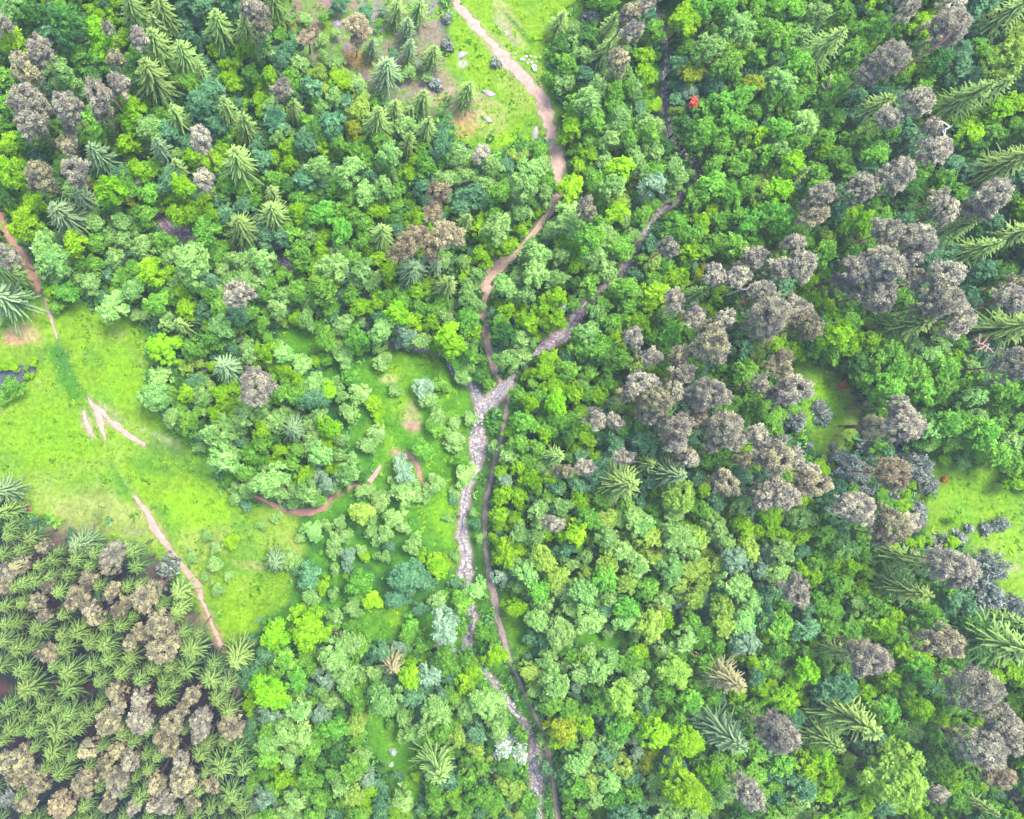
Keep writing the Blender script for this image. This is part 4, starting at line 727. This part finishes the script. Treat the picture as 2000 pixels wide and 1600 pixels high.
# ---------------------------------------------------------------- single small things
def rock_mesh(name, s, seed, mat, flat=.7):
    import bmesh
    bm = bmesh.new(); bmesh.ops.create_icosphere(bm, subdivisions=2, radius=1); r = random.Random(seed)
    ph = [r.uniform(0, 6) for _ in range(6)]
    for v in bm.verts:
        n = 1 + .16 * math.sin(3 * v.co.x + ph[0]) + .13 * math.sin(4 * v.co.y + ph[1]) + .1 * math.sin(5 * v.co.z + ph[2]) + r.uniform(-.05, .05)
        v.co = Vector((v.co.x * s[0] * n, v.co.y * s[1] * n, v.co.z * s[2] * n))
    me = bpy.data.meshes.new(name); bm.to_mesh(me); bm.free(); me.materials.append(mat); return me
def put(name, me, px, py, z, rz, label, cat, group=None):
    o = bpy.data.objects.new(name, me); link(o); x, y = W(px, py); o.location = (x, y, ground_z(px, py) + z); o.rotation_euler = (0, 0, rz); return tag(o, label, cat, group)
ring = [(1020,117,.45,'largest curved stone on the left of the ring by the dirt path'),(1027,112,.35,'pale stone at the upper left of the stone ring'),(1036,111,.28,'small pale stone at the top of the stone ring'),(1045,113,.30,'pale stone at the upper right of the stone ring'),(1048,121,.25,'small stone on the right rim of the stone ring'),
        (1038,123,.35,'pinkish stone inside the stone ring'),(1030,124,.3,'flat stone at the lower left of the stone ring'),(1006,107,.32,'lone pale stone between the dirt path and the stone ring'),(1057,168,.22,'tiny pale stone below the stone ring'),(1033,118,.22,'smallest stone in the middle of the stone ring')]
for i, (x, y, s, lb) in enumerate(ring): put('stone', rock_mesh('stone', (s * .8, s * .55, s * .4), i, M_stone), x, y, s * .2, i * 1.3, lb, 'stone', 'pale stones of the ring')
b = put('boulder', rock_mesh('boulder', (.42, .5, .35), 40, M_white), 1043.5, 134.5, .18, .4, 'bright white boulder with a dark cleft below the stone ring', 'boulder')
cm = mesh('cleft', *(lambda q: (q[0], q[1]))(tube([(-.22, .26, .32), (0, 0, .39), (.2, -.22, .32)], [.05, .07, .05], 6)), mats=(M_dark,)); link(bpy.data.objects.new('cleft', cm), b)
bould = [(943,815,.5),(930,830,.4),(941,845,.45),(928,862,.55),(944,872,.4),(931,888,.5),(912,1040,.4),(905,1100,.45),(917,1108,.5),(1046,1500,.5),(1052,1535,.4),(1308,232,.45),(1313,262,.4),(965,768,.5),(932,762,.45),(1004,745,.4),(1120,640,.4),(1012,1402,.45)]
near = ['in the stream just below the fork','on the left bank below the stream fork','in mid bed of the wide gravel patch','on the left rim of the wide gravel patch','on the right rim of the wide gravel patch','at the foot of the wide gravel patch','in the upper part of the tall gravel strip','on the left of the tall gravel strip','low in the tall gravel strip','at the top of the lower gravel bed','at the foot of the lower gravel bed','in the upper bend of the right stream','at the pale foot of the right stream bend','in the right arm of the stream fork','in the left arm of the stream fork','where the dirt path meets the stream','in the stream above the fork','in the narrow bed below the stream path']
for i, ((x, y, s), n_) in enumerate(zip(bould, near)): put('boulder', rock_mesh('boulder', (s * .8, s * .6, s * .45), 60 + i, M_stone), x, y, s * .15, i * .9, 'grey-pink boulder ' + n_, 'boulder', 'boulders in the stream bed')
# slabs of dead brush and pale rock on the top meadow
for i, (x, y, a, l, w, lb) in enumerate([(955,182,-.35,1.7,.55,'long pale lilac rock slab on the top meadow'),(952,233,-.5,1.2,.5,'oval pale lilac rock slab low on the top meadow'),(903,107,.5,1.3,.6,'whitish rock slab at the edge of the pink heath'),(1046,262,1.5,1.5,.5,'grey rock strip beside the dirt path bend'),(735,60,.3,1.1,.6,'lilac rock outcrop among the heath shrubs'),(907,287,-1,.9,.35,'small pinkish rock at the foot of the top meadow'),(660,45,.4,1.0,.5,'lilac rock outcrop at the left of the heath')]):
    put('rock_slab', rock_mesh('rock_slab', (l * .75, w * .75, .18), 90 + i, noise_mat('rock_lilac', (.20, .17, .19), (.36, .30, .33), 2.5)), x, y, .02, a, lb, 'rock', 'pale rock slabs on the heath and meadow')
# coloured shrubs
for (x, y, r_, m_, k_, lb) in ((1355,200,9,M_red,'red_bush','bright red bush among the green crowns right of the stream'),(1646,752,8,M_rust,'orange_shrub','orange shrub at the right side of the small glade'),(1845,937,6,M_rust,'orange_shrub','rusty shrub at the left edge of the right meadow'),(1962,424,6,M_rust,'orange_shrub','rusty shrub under the right-edge spruces'),(43,990,10,leaf_mat('leaves_maroon',(.25,.03,.06),(.42,.10,.14),.2,0,0),'maroon_shrub','maroon shrub beside the spruce at the left edge')):
    t = dict(px=x, py=y, r=r_, k='_', m=m_, label=lb); R = r_ * MPP; b = BUS[(0, 1)]; h = 5.5 if k_ == 'red_bush' else 1.0
    e = plant(k_, b, t, b[2] * R / b[3] + (h if h > 2 else 0), R / b[3], 1.0, None, 'bush', zscale=R / b[3])
    e.children[0].name = 'foliage'
    if h > 2:
        e['category'] = 'tree'
        # a small tree: the leaves ride on a thin stem
        for c in list(e.children):
            c.location.z += h / (R / b[3])
        tv, tf = tube([(0, 0, -.4 * b[3] / R), (0, 0, (h + .3) * b[3] / R)], [.12, .06], 6); link(bpy.data.objects.new('trunk', mesh('trunk_red', tv, tf, mats=(M_bark,))), e)
# fallen logs and bare snags
def log(px0, py0, px1, py1, z, r0, label, mat=M_dead, stubs=0, seed=0):
    a = np.array([*W(px0, py0, z), z + ground_z(px0, py0)]); b = np.array([*W(px1, py1, z), z + ground_z(px1, py1)]); rr = random.Random(seed)
    n = np.cross(b - a, [0, 0, 1]); n = n / np.linalg.norm(n); m1 = a * .65 + b * .35 + n * .12; m2 = a * .35 + b * .65 + n * .05
    parts = [tube([a - a, m1 - a, m2 - a, b - a], [r0, r0 * .85, r0 * .65, r0 * .3], 8)]
    for i in range(stubs):
        q = rr.uniform(.3, .9); p = (b - a) * q; d = unit(np.array([*(n[:2] * rr.choice((-1, 1)) + rr.uniform(-.5, .5)), rr.uniform(.1, .6)])); l = rr.uniform(.5, 1.3)
        parts.append(tube([p, p + d * l * .5, p + d * l + [0, 0, .1]], [r0 * .35, r0 * .22, r0 * .08], 5))
    v, f = join(parts); o = bpy.data.objects.new('fallen_log', mesh('fallen_log', v, f, mats=(mat,), smooth=True)); link(o); o.location = a; tag(o, label, 'log', 'fallen logs'); return o
log(1760,1346,1806,1350,.35,.2,'long fallen grey log across a gap among lime crowns',stubs=2)
log(1275,895,1345,888,.4,.14,'thin purplish log over the dark bare patch in the pines',M_pink,1,1)
log(1545,1180,1552,1172,.3,.12,'short log stub by the lower right pines',M_pink,0,2)
log(146,518,166,513,.3,.2,'short grey-pink log in a small gap by the left path',M_pink,1,3)
log(1460,925,1478,931,.3,.12,'thin pale log on the maroon bare soil',M_pink,0,4)
def snag(px, py, h, dirs, mat, label, seed, lean=(0, 0)):
    r = random.Random(seed); x, y = W(px, py, h); gz = ground_z(px, py)
    parts = [tube([(0, 0, -.3), (lean[0] * .3, lean[1] * .3, h * .5), (lean[0], lean[1], h)], [.22, .16, .07], 7)]
    for (a, l, q) in dirs:
        a = math.radians(a); p = np.array([lean[0] * q, lean[1] * q, h * q]); d = np.array([math.cos(a), math.sin(a), .35]); c = np.array([-d[1], d[0], 0]) * r.uniform(-.25, .25)
        parts.append(tube([p, p + d * l * .5 + c * l * .5, p + d * l], [.11, .08, .03], 5))
        for s in (.45, .7):
            e = np.array([math.cos(a + r.choice((-.8, .8))), math.sin(a + r.choice((-.8, .8))), .3]); pp = p + d * l * s + c * l * .4; parts.append(tube([pp, pp + e * l * .3], [.05, .02], 4))
    v, f = join(parts); o = bpy.data.objects.new('bare_tree', None); link(o); o.location = (x, y, gz); tag(o, label, 'dead tree')
    link(bpy.data.objects.new('trunk', mesh('trunk_dead', v, f, mats=(mat,), smooth=True)), o)
snag(1855, 246, 13, [(170, 2.4, 1), (240, 2.2, .95), (275, 2.6, .9), (150, 1.6, .8), (20, 1.2, .9)], M_dead, 'bleached bare tree with long pale limbs near the right edge', 1)
snag(1930, 672, 9, [(200, 2.4, .95), (160, 2.0, .9), (230, 1.6, 1), (310, 1.8, .9), (60, 1.5, .85), (100, 1.8, .8)], M_pink, 'bare pinkish tree under the big right-edge spruce', 2)
snag(1470, 558, 12, [(0, 2.8, 1), (30, 1.8, .9), (200, 1.6, .95), (320, 1.5, .85)], M_dead, 'bare grey branches above the pines right of centre', 3)
snag(1335, 875, 8, [(120, 1.5, .9), (30, 1.2, .9), (200, 2.0, .9), (250, 1.2, .8)], M_pink, 'bare pink tree on the dark patch in the pines', 4)
snag(1627, 165, 8, [(90, 1.5, .9), (40, 1.0, .9), (140, 1.2, .8)], M_pink, 'thin pinkish bare tree below the grey pine at upper right', 5)
snag(1810, 275, 7, [(230, 2.4, .9), (60, 1.4, .9), (200, 1.0, .8)], M_pink, 'thin bare tree in the dark gap by the bleached snag', 6)
# bare sunlit pine stems that show through their crowns
for (x0, y0, x1, y1, lb) in ((196,172,230,204,'long red-brown pine stem leaning over the upper left wood'),(1842,80,1864,58,'bright red pine stem in the upper right pine')):
    z0, z1 = (8, 17.5) if x0 < 1000 else (14, 20)
    a = np.array([*W(x0, y0, z1 if x0 < 1000 else z0), 0]); b = np.array([*W(x1, y1, z0 if x0 < 1000 else z1), 0])
    if x0 < 1000: a[2], b[2] = z1, z0
    else: a[2], b[2] = z0, z1
    low, hi = (b, a) if b[2] < a[2] else (a, b)
    foot = np.array([low[0] - (hi[0] - low[0]) * .4, low[1] - (hi[1] - low[1]) * .4, -.3])
    v, f = tube([foot * 0, low - foot, (low + hi) / 2 - foot + [.1, .1, 0], hi - foot], [.24, .17, .13, .07], 7)
    e = bpy.data.objects.new('bare_stem_pine', None); link(e); e.location = foot; tag(e, lb, 'pine stem')
    link(bpy.data.objects.new('trunk', mesh('trunk_red_pine', v, f, mats=(noise_mat('bark_red', (.45, .16, .12), (.62, .30, .24), 5),), smooth=True)), e)

# ---------------------------------------------------------------- the thin haze between the drone and the wood
hm = bpy.data.materials.new('haze'); hm.use_nodes = True; hn = hm.node_tree; hn.nodes.clear()
ho = hn.nodes.new('ShaderNodeOutputMaterial'); hv = hn.nodes.new('ShaderNodeVolumePrincipled'); hv.inputs['Color'].default_value = (.80, .88, 1, 1); hv.inputs['Density'].default_value = 0.00025
hn.links.new(hv.outputs[0], ho.inputs['Volume'])
q = 2700; zl = float(GZ.min()) - 1.0; zh = Z0 + 1.0
V = [(x, y, z) for z in (zl, zh) for x, y in ((-q, -q), (q, -q), (q, q), (-q, q))]
F = [(0, 3, 2, 1), (4, 5, 6, 7), (0, 1, 5, 4), (1, 2, 6, 5), (2, 3, 7, 6), (3, 0, 4, 7)]
tag(link(bpy.data.objects.new('haze', mesh('haze', V, F, mats=(hm,)))), 'thin pale haze in the air over the whole wood', kind='stuff')
